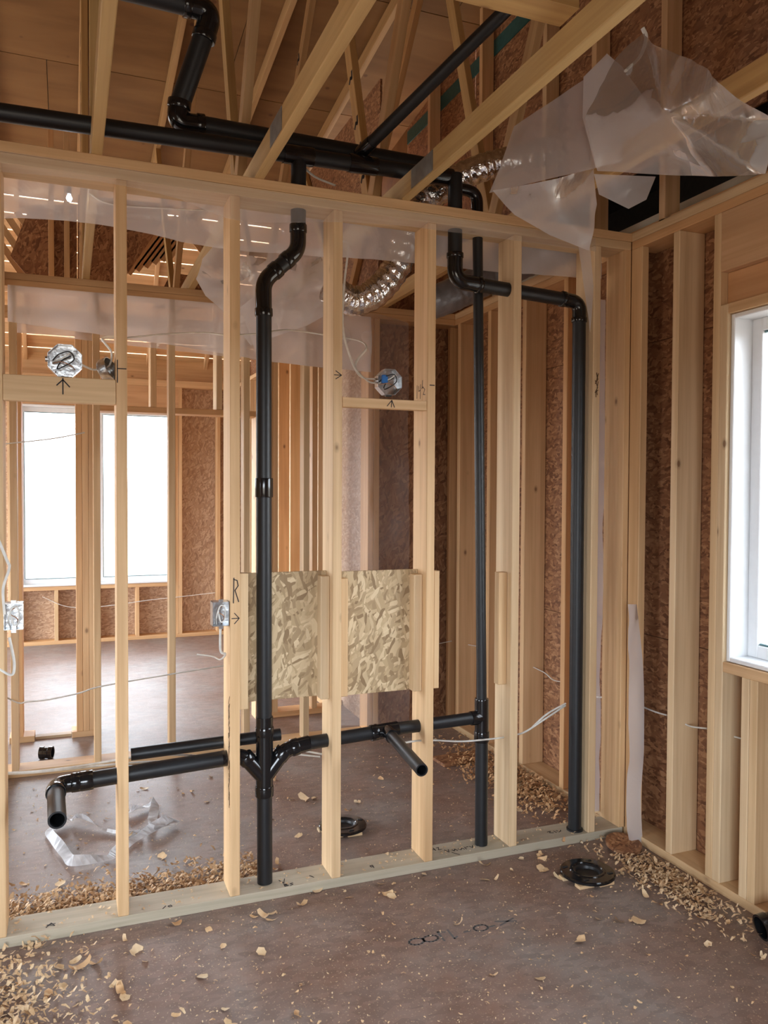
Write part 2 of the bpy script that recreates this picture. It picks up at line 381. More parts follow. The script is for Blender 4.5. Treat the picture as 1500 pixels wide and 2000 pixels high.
# backing boards and cleats
pn = [bx('backing_board', 0.408, 0.774, 0.085, 0.097, 0.76, 1.268, osb_fresh, wc, 0.001), bx('backing_board', 0.816, 1.180, 0.085, 0.097, 0.75, 1.262, osb_fresh, wc, 0.001)]
for (x0, x1, z0, z1) in ((0.4075, 0.445, .745, 1.272), (0.737, 0.7735, .755, 1.251), (0.8142, 0.852, .759, 1.238), (1.142, 1.1800, .752, 1.244)):
    bx('cleat', x0, x1, 0.035, 0.084, z0, z1, pine, wc)
bx('cleat', 1.220, 1.245, 0.004, 0.042, .766, 1.26, pine, wc); bx('cleat', 1.545, 1.5865, 0.035, 0.073, .747, 1.24, pine, wc)
bx('blocking', 0.8135, 1.180, 0.001, 0.039, 1.925, 1.964, pine, wc)
bx('blocking', -0.4055, -0.039, 0.001, 0.039, 1.896, 1.985, pine, wc)

# marker notes on the framing
def dgt(*a): return list(a)
strokes('marker_note', (0.377, -0.0002, 1.165), X1, Z1, [[(0.004, 0), (0.006, .095)], [(.004, .09), (.018, .085), (.022, .065), (.010, .048)], [(.010, .048), (.024, .004)]], 0.0035, studs[1])
strokes('marker_arrow', (0.375, -0.0002, 1.090), X1, Z1, [[(0, .016), (.028, .016)], [(.010, .036), (.028, .016), (.010, -.004)]], 0.003, studs[1])
strokes('marker_arrow', (0.779, -0.0002, 2.035), X1, Z1, [[(0, .014), (.030, .014)], [(.006, .030), (.030, .014), (.006, -.002)]], 0.003, studs[2])
strokes('marker_tick', (1.193, -0.0002, 2.03), X1, Z1, [[(0, 0), (.020, 0)]], 0.004, studs[3])
strokes('marker_note', (1.1810, 0.105, 1.985), (0, -1, 0), Z1, [[(0, 0), (.002, .055)], [(.018, .050), (.020, .028), (.036, .032)], [(.038, .055), (.034, -.004)], [(.058, .070), (.054, .040)], [(.050, .036), (.064, .042)], [(.066, .040), (.080, .030), (.066, .010), (.084, .008)]], 0.0025, studs[3])
strokes('marker_tick', (-0.034, -0.0002, 2.02), X1, Z1, [[(0, -.045), (0, .035)], [(0, .005), (.030, .005)]], 0.0035, studs[0])
blk = [o for o in wc.children if o.name.startswith('blocking')]
strokes('marker_arrow', (1.010, 0.0008, 1.932), X1, Z1, [[(0.012, 0), (.014, .028)], [(.014, .028), (-.006, .004)], [(.014, .028), (.026, 0)]], 0.003, blk[0])
strokes('marker_arrow', (-0.215, 0.0008, 1.925), X1, Z1, [[(0, 0), (0, .055)], [(0, .050), (-.020, .030)], [(0, .050), (.022, .026)]], 0.004, blk[1])
bp_ = [o for o in wc.children if o.name.startswith('bottom_plate')][0]
for (x, y, ls) in ((0.575, 0.035, [[(0, .03), (.012, 0), (.024, .035)]]), (0.585, 0.008, [[(0, 0), (0, .018), (.014, .016), (.002, .010), (.016, .004), (0, 0)], [(.036, .018), (.024, .014), (.034, .006), (.022, 0)]]),
                  (0.70, 0.04, [[(0, .02), (.012, 0)]]), (0.955, 0.03, [[(.012, 0), (.014, .024), (.002, .022), (.004, .010), (.014, .012)]]),
                  (1.255, 0.085, [[(0, .024), (.006, .012), (.02, .014)], [(.018, .026), (.018, 0)], [(.030, .022), (.042, .024), (.032, .002), (.048, .002)]]),
                  (1.31, 0.05, [[(0, .026), (.010, 0), (.018, .024)], [(.03, .02), (.036, .002), (.046, .018), (.052, 0)], [(.060, .014), (.070, .002), (.078, .016), (.086, .002)], [(.094, .02), (.094, 0)], [(.10, .018), (.112, .02)], [(.118, .02), (.126, .004), (.136, .024)]]),
                  (1.33, 0.0125, [[(0, .03), (.022, 0)]]), (1.83, 0.055, [[(0, .02), (.018, .022), (.006, .01), (.022, .002)], [(.034, .02), (.036, 0)], [(.046, .02), (.062, .004)], [(.05, .0), (.07, .016)]]),
                  (-0.28, 0.02, [[(0, .0), (.016, .026), (.028, .004), (0, .016), (.03, .018)]]), (0.12, 0.006, [[(0, 0), (.012, .016)], [(.02, .012), (.03, .016), (.034, .006), (.024, .004), (.02, .012)]])):
    strokes('marker_note', (x, y, T2 + 0.0001), X1, Y1, ls, 0.003, bp_)

# second partition (wall of the tub room), left part interior, right part exterior
wb = group_empty('wall_back', (0.6, 1.87, 0), 'open stud wall behind the tub room with poly strip under its top plate', 'wall', 'structure')
bx('bottom_plate', -1.70, 2.2, 1.80, 1.94, 0, T2, pine2, wb)
bx('top_plate', -1.70, 2.2, 1.80, 1.94, 2.696, 2.7335, pine2, wb); bx('top_plate', -1.7, 2.2, 1.80, 1.94, 2.7345, H, pine2, wb)
for x in (-1.25, -0.845, -0.46, -0.03, 0.385, 0.825, 1.20, 1.625, 1.665, 2.035):
    bx('stud', x - T2, x, 1.80, 1.94 if x > 1.6 else 1.89, T2, 2.696, pine if x < 1.6 else pine2, wb)
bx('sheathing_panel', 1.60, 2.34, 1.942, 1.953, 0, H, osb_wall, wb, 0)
# cross wall at the left edge
wl = group_empty('wall_side', (-0.52, 1.6, 0), 'short cross wall of paired studs at the left edge', 'wall', 'structure')
bx('bottom_plate', -0.66, -0.52, 0.141, 1.799, 0, T2, pine2, wl); bx('top_plate', -0.66, -0.52, 0.141, 1.799, 2.696, 2.7335, pine2, wl)
for y in (1.52, 1.72): bx('stud', -0.66, -0.52, y, y + T2, T2, 2.696, pine, wl)

# third wall with door opening
wh = group_empty('wall_hall', (0.6, 2.5, 0), 'third stud wall with a framed door opening before the bright room', 'wall', 'structure')
bx('bottom_plate', -0.55, -0.405, 2.46, 2.60, 0, T2, pine2, wh); bx('bottom_plate', -0.185, -0.03, 2.46, 2.60, 0, T2, pine2, wh)
bx('bottom_plate', 1.05, 1.55, 2.46, 2.60, 0, T2, pine2, wh)
bx('sill_board', -0.403, -0.187, 2.50, 2.56, 0, 0.018, bluestain, wh)
bx('top_plate', -3.9, 1.55, 2.46, 2.60, 2.65, 2.69, pine2, wh); bx('top_plate', -3.9, 1.55, 2.46, 2.60, 2.691, 2.73, pine2, wh)
for x in (-0.47, -0.118, -0.079, -0.040, 1.085, 1.124, 1.163, 1.45): bx('stud', x - T2, x, 2.46, 2.60, T2, 2.65, pine2, wh)
bx('jack_stud', 1.006, 1.044, 2.46, 2.60, 0, 2.10, pine, wh)
bx('header', -0.040, 1.045, 2.46, 2.60, 2.101, 2.139, pine2, wh)
for x in (0.345, 0.775): bx('cripple', x - T2, x, 2.46, 2.60, 2.14, 2.65, pine, wh)
for x in (-1.0, -1.45, -1.9, -2.6): bx('stud', x - T2, x, 2.46, 2.60, 0, 2.65, pine2, wh)

# side wall of the bright room
ws = group_empty('wall_far_right', (1.6, 4.3, 0), 'row of closely seen studs along the right side of the bright room', 'wall', 'structure')
bx('bottom_plate', 1.55, 1.69, 2.61, 5.86, 0, T2, pine2, ws); bx('top_plate', 1.55, 1.69, 2.61, 5.86, 2.734, H, pine2, ws)
for k in range(8): bx('stud', 1.55, 1.69, 2.78 + k*SP, 2.78 + k*SP + T2, T2, 2.734, pine2 if k % 2 else pine, ws)
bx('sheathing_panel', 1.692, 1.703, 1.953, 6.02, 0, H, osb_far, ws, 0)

# far wall with window opening
wf = group_empty('wall_far', (0.2, 5.9, 0), 'far sheathed wall under and beside the glaring window', 'wall', 'structure')
FX0, FX1, FZ0, FZ1 = -0.69, 0.87, 0.60, 2.46
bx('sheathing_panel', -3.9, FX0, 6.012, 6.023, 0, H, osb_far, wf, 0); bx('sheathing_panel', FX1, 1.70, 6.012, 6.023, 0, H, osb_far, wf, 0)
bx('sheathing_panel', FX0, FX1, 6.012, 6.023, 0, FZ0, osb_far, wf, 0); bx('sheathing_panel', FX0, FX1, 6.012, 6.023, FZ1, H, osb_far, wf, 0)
bx('bottom_plate', -3.9, 1.54, 5.87, 6.01, 0, T2, pine2, wf); bx('top_plate', -3.9, 1.54, 5.87, 6.01, 2.70, H, pine2, wf)
bx('sill_plate', FX0, FX1, 5.87, 6.01, FZ0 - 0.04, FZ0, pine2, wf); bx('header', FX0 - .04, FX1 + .04, 5.87, 6.01, FZ1, 2.699, header_wood, wf)
for x in (-3.2, -2.6, -2.0, -1.4, FX0 - .04, FX0, FX1 + .038, FX1 + 0.078, 1.36, 1.54):
    bx('stud', x - T2, x, 5.87, 6.01, T2, 2.70 if x not in (FX0, FX1 + .038) else FZ1, pine2, wf)
for x in (-0.30, 0.10, 0.50): bx('cripple', x - T2, x, 5.87, 6.01, T2, FZ0 - 0.04, pine2, wf)
cable('house_wire', [(-.45, 5.86, .50), (-.25, 5.85, .40), (-.05, 5.85, .37), (.2, 5.85, .38), (.6, 5.85, .42), (.9, 5.85, .44), (1.3, 5.85, .47)], 0.006, wf)
def window(name, label, u0, u1, z0, z1, fixed, axis, sgn, mid=None):
    """vinyl window; axis 'x': pane in plane x=fixed, u along y; axis 'y': pane in plane y=fixed, u along x"""
    root = group_empty(name, ((u0+u1)/2, fixed, z0) if axis == 'y' else (fixed, (u0+u1)/2, z0), label, 'window', 'structure')
    def b(n, a0, a1, d0, d1, c0, c1, m, par=root):
        d0, d1 = sorted((fixed + sgn*d0, fixed + sgn*d1))
        if axis == 'y': return bx(n, a0, a1, d0, d1, c0, c1, m, par, 0.003)
        return bx(n, d0, d1, a0, a1, c0, c1, m, par, 0.003)
    D = 0.11                                   # liner depth towards the room
    b('jamb_liner', u0, u0+.018, -0.02, D, z0, z1, vinyl); b('jamb_liner', u1-.018, u1, -0.02, D, z0, z1, vinyl)
    b('head_liner', u0+.018, u1-.018, -0.02, D, z1-.018, z1, vinyl); b('window_stool', u0+.018, u1-.018, -0.02, D, z0, z0+.018, vinyl)
    def sash(a0, a1, off):
        s = b('sash', a0, a0+.05, off-.02, off+.02, z0+.018, z1-.018, vinyl)
        b('sash_rail', a1-.05, a1, off-.02, off+.02, z0+.018, z1-.018, vinyl, s); b('sash_rail', a0+.05, a1-.05, off-.02, off+.02, z1-.068, z1-.018, vinyl, s)
        b('sash_rail', a0+.05, a1-.05, off-.02, off+.02, z0+.018, z0+.068, vinyl, s)
        b('glazing_bead', a0+.05, a0+.058, off-.006, off+.012, z0+.068, z1-.068, gasket, s); b('glazing_bead', a0+.058, a1-.05, off-.006, off+.012, z0+.068, z0+.076, gasket, s)
        b('glazing_bead', a0+.058, a1-.05, off-.006, off+.012, z1-.076, z1-.068, gasket, s)
        b('pane', a0+.05, a1-.05, off-.002, off+.002, z0+.068, z1-.068, glass, s)
    if mid is None: mid = (u0+u1)/2
    sash(u0+.018, mid, 0.0); sash(mid, u1-.018, 0.0)
    return root
window('window_1', 'white vinyl window glaring in the far wall', FX0+.002, FX1-.002, FZ0+.002, FZ1-.002, 5.97, 'y', -1)
# right exterior wall, 2x6
wr = group_empty('wall_right', (2.27, -0.5, 0), 'exterior stud wall on the right with dark sheathing between studs', 'wall', 'structure')
bx('bottom_plate', 2.2, 2.338, -5.4, 1.94, 0, T2, pine2, wr)
bx('top_plate', 2.201, 2.338, -5.4, -0.001, 2.696, 2.7335, pine2, wr); bx('top_plate', 2.201, 2.338, -5.4, -0.001, 2.7345, H, pine, wr)
bx('top_plate', 2.201, 2.338, 0.141, 1.94, 2.696, 2.7335, pine2, wr); bx('top_plate', 2.201, 2.338, 0.141, 1.94, 2.7345, H, pine, wr)
WY0, WY1, WZ0, WZ1 = -1.95, -0.585, 0.925, 2.29
for y0 in (-0.312, -0.544, 0.094, 0.50, 0.906, 1.312, 1.72, 1.87):
    bx('stud', 2.2, 2.338, y0, y0 + T2, T2, 2.696, pine if y0 < 0 else pine2, wr, 0.003)
bx('nailer_stud', 2.2, 2.238, -0.075, -0.001, T2, 2.696, pine, wr, 0.003)
bx('jack_stud', 2.2, 2.338, WY1, -0.5445, T2, WZ1 + .04, pine, wr, 0.003)
bx('window_plate', 2.2, 2.338, WY0, WY1 - .0005, WZ1, WZ1 + 0.04, pine2, wr); bx('sill_plate', 2.2, 2.338, WY0, WY1 - .0005, WZ0 - .04, WZ0, pine2, wr)
bx('header', 2.235, 2.338, WY0, -0.5455, WZ1 + .041, 2.46, header_wood, wr); bx('header_board', 2.2, 2.338, WY0, -0.545, 2.461, 2.694, header_wood, wr)
for y0 in (-0.72, -0.76, -1.12, -1.52): bx('cripple', 2.2, 2.338, y0, y0 + T2, T2, WZ0 - .04, pine, wr)
for y0 in (-1.99, -2.03, -2.44, -2.85, -3.3, -3.8, -4.3): bx('stud', 2.2, 2.338, y0, y0 + T2, T2, 2.696, pine, wr)
for z0, z1 in ((0.0, 0.92), (0.9225, 2.29), (2.2925, H)):
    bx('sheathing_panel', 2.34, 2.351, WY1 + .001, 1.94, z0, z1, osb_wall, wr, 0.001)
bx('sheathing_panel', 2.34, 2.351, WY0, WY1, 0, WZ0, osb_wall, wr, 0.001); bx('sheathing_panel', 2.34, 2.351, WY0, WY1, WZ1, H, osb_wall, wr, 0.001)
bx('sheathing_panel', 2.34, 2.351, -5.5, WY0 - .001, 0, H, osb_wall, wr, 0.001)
for a, b, z0, z1 in ((-5.5, WY0, 0, H), (WY0, WY1, 0, WZ0), (WY0, WY1, WZ1, H), (WY1, 1.95, 0, H)): bx('joint_light_block', 2.353, 2.355, a, b, z0, z1, gasket, wr, 0)  # dark backing added outside to keep sky out of the panel joints
window('window_2', 'white vinyl window with deep white jamb in the right wall', WY0+.002, WY1-.002, WZ0+.002, WZ1-.002, 2.325, 'x', -1, mid=-1.26)

# rear and left walls (behind and beside the camera) with openings added and sized for the light they let in
wq = group_empty('wall_rear', (-1, -5.5, 0), 'sheathed wall behind the viewpoint with a wide window opening', 'wall', 'structure')
for x0, x1, z0, z1 in ((-4.0, -2.4, 0, H), (0.0, 2.35, 0, H), (-2.4, 0.0, 2.3, H), (-2.4, 0, 0, .6)): bx('sheathing_panel', x0, x1, -5.52, -5.5, z0, z1, osb_wall, wq, 0)
wq2 = group_empty('wall_left', (-3.9, 0, 0), 'sheathed wall far to the left with three openings added to light the rooms', 'wall', 'structure')
for a, b, z0, z1 in ((-5.5, -2.2, 0, H), (-1.0, .1, 0, H), (1.9, 2.65, 0, H), (5.85, 6.1, 0, H), (-2.2, -1.0, 2.2, H), (-2.2, -1.0, 0, .7), (.1, 1.9, 2.3, H), (.1, 1.9, 0, .7), (2.65, 5.85, 2.68, H), (2.65, 5.85, 0, .12)):
    bx('sheathing_panel', -3.92, -3.9, a, b, z0, z1, osb_wall, wq2, 0)

# ------------------------------------------------------------------ roof: deck, gable, strapping
def zd(y): return 4.85 - 0.12 * y
deck = group_empty('ceiling', (0, 0, zd(0)), 'underside of plywood roof sheets high above the framing', 'ceiling', 'structure')
yy = -5.6; row = 0
while yy < 4.3:
    y2 = min(yy + 1.214, 4.42); x0 = -4.0 - (1.2 if row % 2 else 0)
    while x0 < 2.36:
        a = max(x0, -4.0); b = min(x0 + 2.436, 2.36)
        if b - a > 0.05:
            beam('plywood_panel', ((a+b)/2, yy, zd(yy)+.006), ((a+b)/2, y2, zd(y2)+.006), b - a, 0.012, ply, deck, X1, 0.001)
        x0 += 2.440
    yy += 1.220; row += 1
for a, b in ((-5.6, -2.3), (-2.3, 1.0), (1.0, 4.35)): beam('deck_light_block', (-.82, a, zd(a)+.03), (-.82, b, zd(b)+.03), 6.4, 0.01, blackwire, deck, X1, 0)  # sheet added above the deck so its joints let no sky through
for a, b in ((2.955, 3.65), (3.655, 4.36)): bx('plywood_panel', 2.34, 2.351, a, b, H + .002, zd(a) + .05, ply, deck, .001)
gb = group_empty('wall_gable', (2.35, 0, H), 'high gable of oriented strand board with studs above right wall', 'wall', 'structure')
for a, b in ((-5.5, -3.07), (-3.065, -0.63), (-0.625, 1.80), (1.805, 2.95)):
    for z0, z1 in ((H + .002 if abs(a + .625) > .01 else 3.12, 3.98), (3.985, zd(a) + .05)):
        bx('sheathing_panel', 2.34, 2.351, a, b, z0, z1, osb_wall, gb, 0.001)
eave_shade = plain('eave_shade_black', (0.035, 0.028, 0.024), 0.8)  # near-black colour stands in for the deep shade under the eave
bx('eave_shade_panel', 2.80, 2.81, -.66, 1.83, 2.5, 3.30, eave_shade, gb, 0); bx('eave_shade_panel', 2.352, 2.80, -.66, 1.83, 3.24, 3.25, eave_shade, gb, 0); bx('eave_shade_panel', 2.352, 2.80, -.66, 1.83, 2.60, 2.61, eave_shade, gb, 0)
bx('eave_shade_panel', 2.352, 2.80, -.66, -.65, 2.6, 3.25, eave_shade, gb, 0); bx('eave_shade_panel', 2.352, 2.80, 1.82, 1.83, 2.6, 3.25, eave_shade, gb, 0)
bx('eave_rafter', 2.42, 2.46, -.64, 1.81, 2.84, 2.92, pine_grey, gb)
bx('green_tape', 2.334, 2.339, 0.6, 2.95, 4.36, 4.46, green, gb, 0)
for y in (-2.6, -1.99, -1.38, -.77, -.16, .35, .80, 1.54, 2.33): bx('gable_stud', 2.25, 2.333, y, y + .04, H, zd(y) - .005, pine2, gb)
bx('gable_plate', 2.25, 2.338, -5.4, 2.95, H + .001, H + .03, pine2, gb)
bx('sheathing_panel', 1.71, 2.34, 1.955, 1.965, H, 3.45, osb_wall, gb, 0)
bx('roof_board', -4, -3.99, -5.5, 4.3, H, 5.5, ply, gb, 0); bx('roof_board', -4, 2.35, -5.53, -5.52, H, 5.5, ply, gb, 0)

rs = group_empty('roof_strapping', (0, 5, 3.6), 'spaced roof boards beyond the attic with daylight in the gaps', 'roof', 'structure')
A = Vector((0, 4.36, 4.33)); B = Vector((0, 6.25, 2.84)); n_ = 14
for k in range(n_):
    a = A.lerp(B, k / n_); b = A.lerp(B, (k + 0.93) / n_)
    c = (a + b) / 2; d = (b - a).normalized(); nr = Vector((1, 0, 0)).cross(d)
    o = beam('strapping_board', (-3.95, c.y, c.z), (1.72, c.y, c.z), (b-a).length, 0.019, pine2, rs, tuple(d), 0.001)
bx('eave_board', -3.95, 1.72, 6.02, 6.04, H - .06, 3.02, pine2, rs); bx('eave_board', -3.95, 1.72, 4.35, 4.37, 4.30, 4.40, pine2, rs)
bx('roof_board', 1.72, 1.735, 1.96, 6.25, H + .001, 4.3, osb_wall, rs, 0)
for x in (-3.0, -2.4, -1.8, -1.2, -.6, 0.0, .61, 1.22): beam('rafter', (x, 4.37, 4.27), (x, 6.2, 2.83), 0.038, 0.07, pine2, rs, X1)
beam('ridge_board', (-3.9, 4.36, 4.24), (1.7, 4.36, 4.24), 0.038, 0.1, pine2, rs, Y1)
# knee wall of OSB above the hall with diagonal strapping at both ends
kw = group_empty('wall_attic', (0, 3.62, 3.3), 'attic knee wall of strand board between diagonal boards', 'wall', 'structure')
def slab(name, pts, y0, y1, mat, par):
    bm = bmesh.new(); a = [bm.verts.new((x, y0, z)) for x, z in pts]; b = [bm.verts.new((x, y1, z)) for x, z in pts]; n = len(pts)
    bm.faces.new(a); bm.faces.new(b[::-1])
    for i in range(n): bm.faces.new((a[i], b[i], b[(i+1) % n], a[(i+1) % n]))
    bmesh.ops.recalc_face_normals(bm, faces=bm.faces[:]); return from_bm(name, bm, mat, par)
def px(*q): return [(p[0], p[2]) for p in q]
slab('sheathing_panel', px((-0.452,3.620,3.733), (-0.128,3.620,3.776), (-0.131,3.620,3.093), (-0.367,3.620,3.071), (-0.594,3.620,3.335)), 3.62, 3.632, osb_wall, kw)
slab('sheathing_panel', px((-0.120,3.620,3.854), (0.599,3.620,3.873), (0.187,3.620,3.203), (-0.124,3.620,3.035)), 3.62, 3.632, osb_wall, kw)
slab('sheathing_panel', px((0.578,3.620,3.342), (1.006,3.620,3.324), (1.006,3.620,3.095), (0.438,3.620,3.045)), 3.66, 3.672, osb_wall, kw)
bx('stud', -0.33, -0.29, 3.55, 3.61, 3.2, 4.3, pine2, kw); bx('stud', -0.22, -0.18, 3.55, 3.61, 3.2, 4.3, pine, kw)
def diag(a, b, n, dx, dz, w=.05):                        # a row of parallel diagonal boards with slits of light between them
    a = Vector(a); b = Vector(b)
    for i in range(n):
        o = Vector((dx * i, 0, dz * i)); beam('strapping_board', a + o, b + o, 0.015, w, pine2, kw, Y1, 0.001)
diag((-0.739,3.720,3.556), (-0.459,3.720,3.144), 5, .062, .048)
diag((0.252,3.720,3.314), (0.570,3.720,3.778), 6, .065, .034)
diag((0.628,3.700,3.800), (0.957,3.700,3.402), 4, .062, -.010)
bx('knee_plate', -3.9, 1.7, 3.58, 3.66, 3.10, 3.16, pine2, kw)

# roof trusses: bottom chords run over the partitions towards the viewer
def truss(x, webs, label, y0=-5.4, y1=4.2, plates=()):
    t = group_empty('roof_truss', (x, 0, H), label, 'truss', None, 'roof trusses over the bathrooms')
    bx('bottom_chord', x - .019, x + .019, y0, y1, H, H + .089, truss_wood, t, 0.003)
    beam('top_chord', (x, y0, zd(y0) - .05), (x, y1, zd(y1) - .05), 0.038, 0.089, truss_warm, t, X1)
    for (a, za, b, zb, m) in webs:
        w = beam('web', (x, a, za), (x, b, zb), 0.036, 0.07, m, t, X1)
    for (a, b) in plates:
        bx('truss_plate', x - .0215, x - .0195, a, b, H + .008, H + .083, platesteel, t, 0); bx('truss_plate', x + .0195, x + .0215, a, b, H + .008, H + .083, platesteel, t, 0)
    return t
def V(m1=truss_wood, m2=truss_warm): return [(0.42, H + .10, 1.0, zd(1.0) - .1, m1), (0.40, H + .10, -0.62, zd(-.62) - .1, m2), (-2.2, H + .1, -0.75, zd(-.75) - .1, m2), (-2.25, H + .1, -3.4, zd(-3.4) - .1, m1), (2.6, H+.1, 1.15, zd(1.15) - .1, m2), (2.65, H+.1, 3.7, zd(3.7)-.1, m1)]
tl = truss(-0.10, [(0.2, H + .09, 0.2, zd(.2) - .1, truss_wood), (2.0, H + .09, 2.0, zd(2) - .1, truss_wood), (3.3, H+.1, 2.1, zd(2.1)-.1, truss_warm), (-2.2, H + .1, -0.3, zd(-.3) - .1, truss_warm)], 'roof truss whose bottom chord crosses the partition left of the tall pipe')
t1 = truss(0.48, V(), 'roof truss with its chord meeting the partition just left of the pipe stub', plates=((0.30, 0.48), (-.42, -.26)))
t2 = truss(1.082, V(), 'roof truss whose long chord crosses the upper middle toward the viewer', plates=((-0.30, -0.10),))
t3 = truss(1.70, V(), 'roof truss partly behind the hanging plastic sheet at right')
truss(-0.71, [(0.6, H+.09, 1.4, zd(1.4)-.1, truss_warm), (.5, H+.09, -.2, zd(-.2)-.1, truss_wood)], 'roof truss at the left edge of the picture')
st_ = strokes('lumber_stamp', (-0.1 - .0205, 2.06, 3.3), (0, -1, 0), Z1, [[(0, q), (.05, q + .02)] for q in (0, .12, .2, .35, .5, .62, .8, .9)], 0.03, [c for c in tl.children if c.name.startswith('web')][1]); st_['kind'] = 'stuff'
wbs = [c for c in t2.children if c.name.startswith('web')]
for w_, y0, z0, y1, z1, mks in ((wbs[0], .42, H + .10, 1.0, zd(1.0) - .1, (.08, .16, .24, .38, .52, .60)), (wbs[4], 2.6, H + .1, 1.15, zd(1.15) - .1, (.45, .55, .62, .7))):
    for f in mks:
        yc = y0 + (y1 - y0) * f; zc = z0 + (z1 - z0) * f
        strokes('lumber_stamp', (1.082 - .0184, yc + .02, zc), (0, -1, 0), Z1, [[(0, 0), (.012, .02), (.034, .012), (.030, .045)]], 0.016, w_)
bx('chord_brace', .505, 1.06, -1.22, -1.13, H + .0895, H + .127, truss_wood, t2)

# ------------------------------------------------------------------ windows portion done; drain pipes
R2 = 0.0300; R15 = 0.0240; R3 = 0.0445
def P(*a): return Vector(a)
# left stack
ls = group_empty('drain_pipe', (0.515, 0.07, 0.03), 'tall black stack pipe in the second stud bay with an offset near top', 'pipe', None, 'black plastic drain and vent pipes')
a0 = P(0.519, 0.07, 0.039); a1 = P(0.514, 0.07, 2.330)
pipe('pipe', a0, P(.517, .07, .40), R2, ls); 
wy = sweep('wye_fitting', [P(.517, .07, .385), P(.517, .07, .40), P(.517, .07, .68), P(.517, .07, .70)], R2 * 1.13, abs_gloss, ls, 24)
collar('hub', P(.517, .07, .385), P(.517, .07, .425), R2*1.22, wy); collar('hub', P(.517, .07, .625), P(.517, .07, .66), R2*1.22, wy)
pipe('pipe', P(.516, .07, .66), P(.513, .07, 2.30), R2, ls)
collar('coupling', P(.5145, .07, 1.565), P(.5145, .07, 1.64), R2 * 1.17, ls)
elbow(P(.513, .07, 2.27), P(.511, .07, 2.405), P(.570, .07, 2.462), R2, ls)
pipe('pipe', P(.56, .07, 2.452), P(.62, .07, 2.51), R2*1.03, ls)
elbow(P(.595, .07, 2.487), P(.650, .07, 2.540), P(.650, .07, 2.64), R2, ls)
pipe('pipe', P(.650, .07, 2.62), P(.652, .07, 2.93), R2, ls)
# branches of the double wye
wyr = sweep('branch', smooth_path([P(.520, .07, .46), P(.600, .07, .560), P(.70, .07, .575)], 8, .04), R2*1.02, abs_gloss, wy, 24)
collar('hub', P(.575, .07, .53), P(.600, .07, .560), R2*1.14, wyr); collar('hub', P(.625, .07, .562), P(.655, .07, .568), R2*1.14, wyr)
wyl = sweep('branch', smooth_path([P(.514, .07, .46), P(.435, .07, .555), P(.35, .07, .552)], 8, .04), R2*1.02, abs_gloss, wy, 24)
collar('hub', P(.455, .07, .53), P(.436, .07, .553), R2*1.14, wyl)
# left trap arm
la = group_empty('drain_pipe', (0.1, 0.07, .53), 'black drain arm running left to an open elbow stub', 'pipe', None, 'black plastic drain and vent pipes')
pipe('pipe', P(.352, .07, .552), P(-.175, .07, .528), R2, la)
collar('hub', P(-.165, .07, .5285), P(-.120, .07, .5305), R2*1.18, la)
elbow(P(-.165, .07, .5285), P(-.245, .07, .525), P(-.245, -.01, .523), R2, la)
pipe('stub', P(-.245, .00, .523), P(-.238, -.235, .515), R2*.98, la, wall=.006)
lb = group_empty('vent_pipe', (0.1, 0.13, .59), 'thinner black pipe lying just behind the left drain arm', 'pipe', None, 'black plastic drain and vent pipes')
pipe('pipe', P(.60, .145, .600), P(.02, .175, .575), R15, lb)
# right trap arm
ra = group_empty('drain_pipe', (1.0, 0.07, .58), 'black drain arm crossing right with open stub toward the viewer', 'pipe', None, 'black plastic drain and vent pipes')
pipe('pipe', P(.701, .07, .575), P(1.02, .07, .590), R2*.9, ra)
te = sweep('tee_fitting', [P(.985, .07, .588), P(1.0, .07, .589), P(1.07, .07, .592), P(1.085, .07, .593)], R2*1.06, abs_gloss, ra, 24)
collar('hub', P(.965, .07, .587), P(.995, .07, .589), R2*1.12, te)
collar('branch', P(1.035, .07, .59), P(1.03, -.01, .588), R2*.98, te)
pipe('stub', P(1.03, .0, .588), P(1.005, -.36, .567), R2*.80, ra, wall=.005)
pipe('pipe', P(1.08, .07, .593), P(1.455, .07, .603), R2*.88, ra)
# middle vent riser
mv = group_empty('vent_pipe', (1.48, 0.07, 0.03), 'slim black vent pipe standing in the fourth bay, capped by a bend', 'pipe', None, 'black plastic drain and vent pipes')
pipe('pipe', P(1.487, .07, .039), P(1.485, .07, .53), R2*.93, mv)
te = sweep('tee_fitting', [P(1.485, .07, .50), P(1.485, .07, .515), P(1.484, .07, .665), P(1.484, .07, .68)], R2*1.03, abs_gloss, mv, 24)
collar('hub', P(1.485, .07, .495), P(1.485, .07, .54), R2*1.12, te); collar('hub', P(1.484, .07, .645), P(1.484, .07, .685), R2*1.02, te); collar('branch', P(1.484, .07, .603), P(1.43, .07, .602), R2*1.02, te)
pipe('pipe', P(1.484, .07, .67), P(1.467, .112, 2.80), R15*.92, mv)
elbow(P(1.467, .112, 2.78), P(1.465, .112, 2.895), P(1.36, .112, 2.900), R15, mv, .02)
# right vent loop
rv = group_empty('vent_pipe', (1.96, .052, 0.03), 'black pipe rising at the right corner then bending left near the ceiling', 'pipe', None, 'black plastic drain and vent pipes')
pipe('pipe', P(1.962, .052, .042), P(1.957, .052, 2.40), R2, rv)
collar('coupling', P(1.962, .052, .039), P(1.962, .052, .048), R2*1.25, rv, abs_m)
elbow(P(1.957, .052, 2.36), P(1.957, .052, 2.448), P(1.86, .052, 2.457), R2, rv, .02)
pipe('pipe', P(1.88, .052, 2.455), P(1.45, .052, 2.478), R2, rv)
elbow(P(1.455, .052, 2.478), P(1.330, .052, 2.484), P(1.330, .052, 2.60), R2*1.04, rv, .02)
pipe('pipe', P(1.330, .052, 2.57), P(1.328, .052, 2.93), R2*1.02, rv)
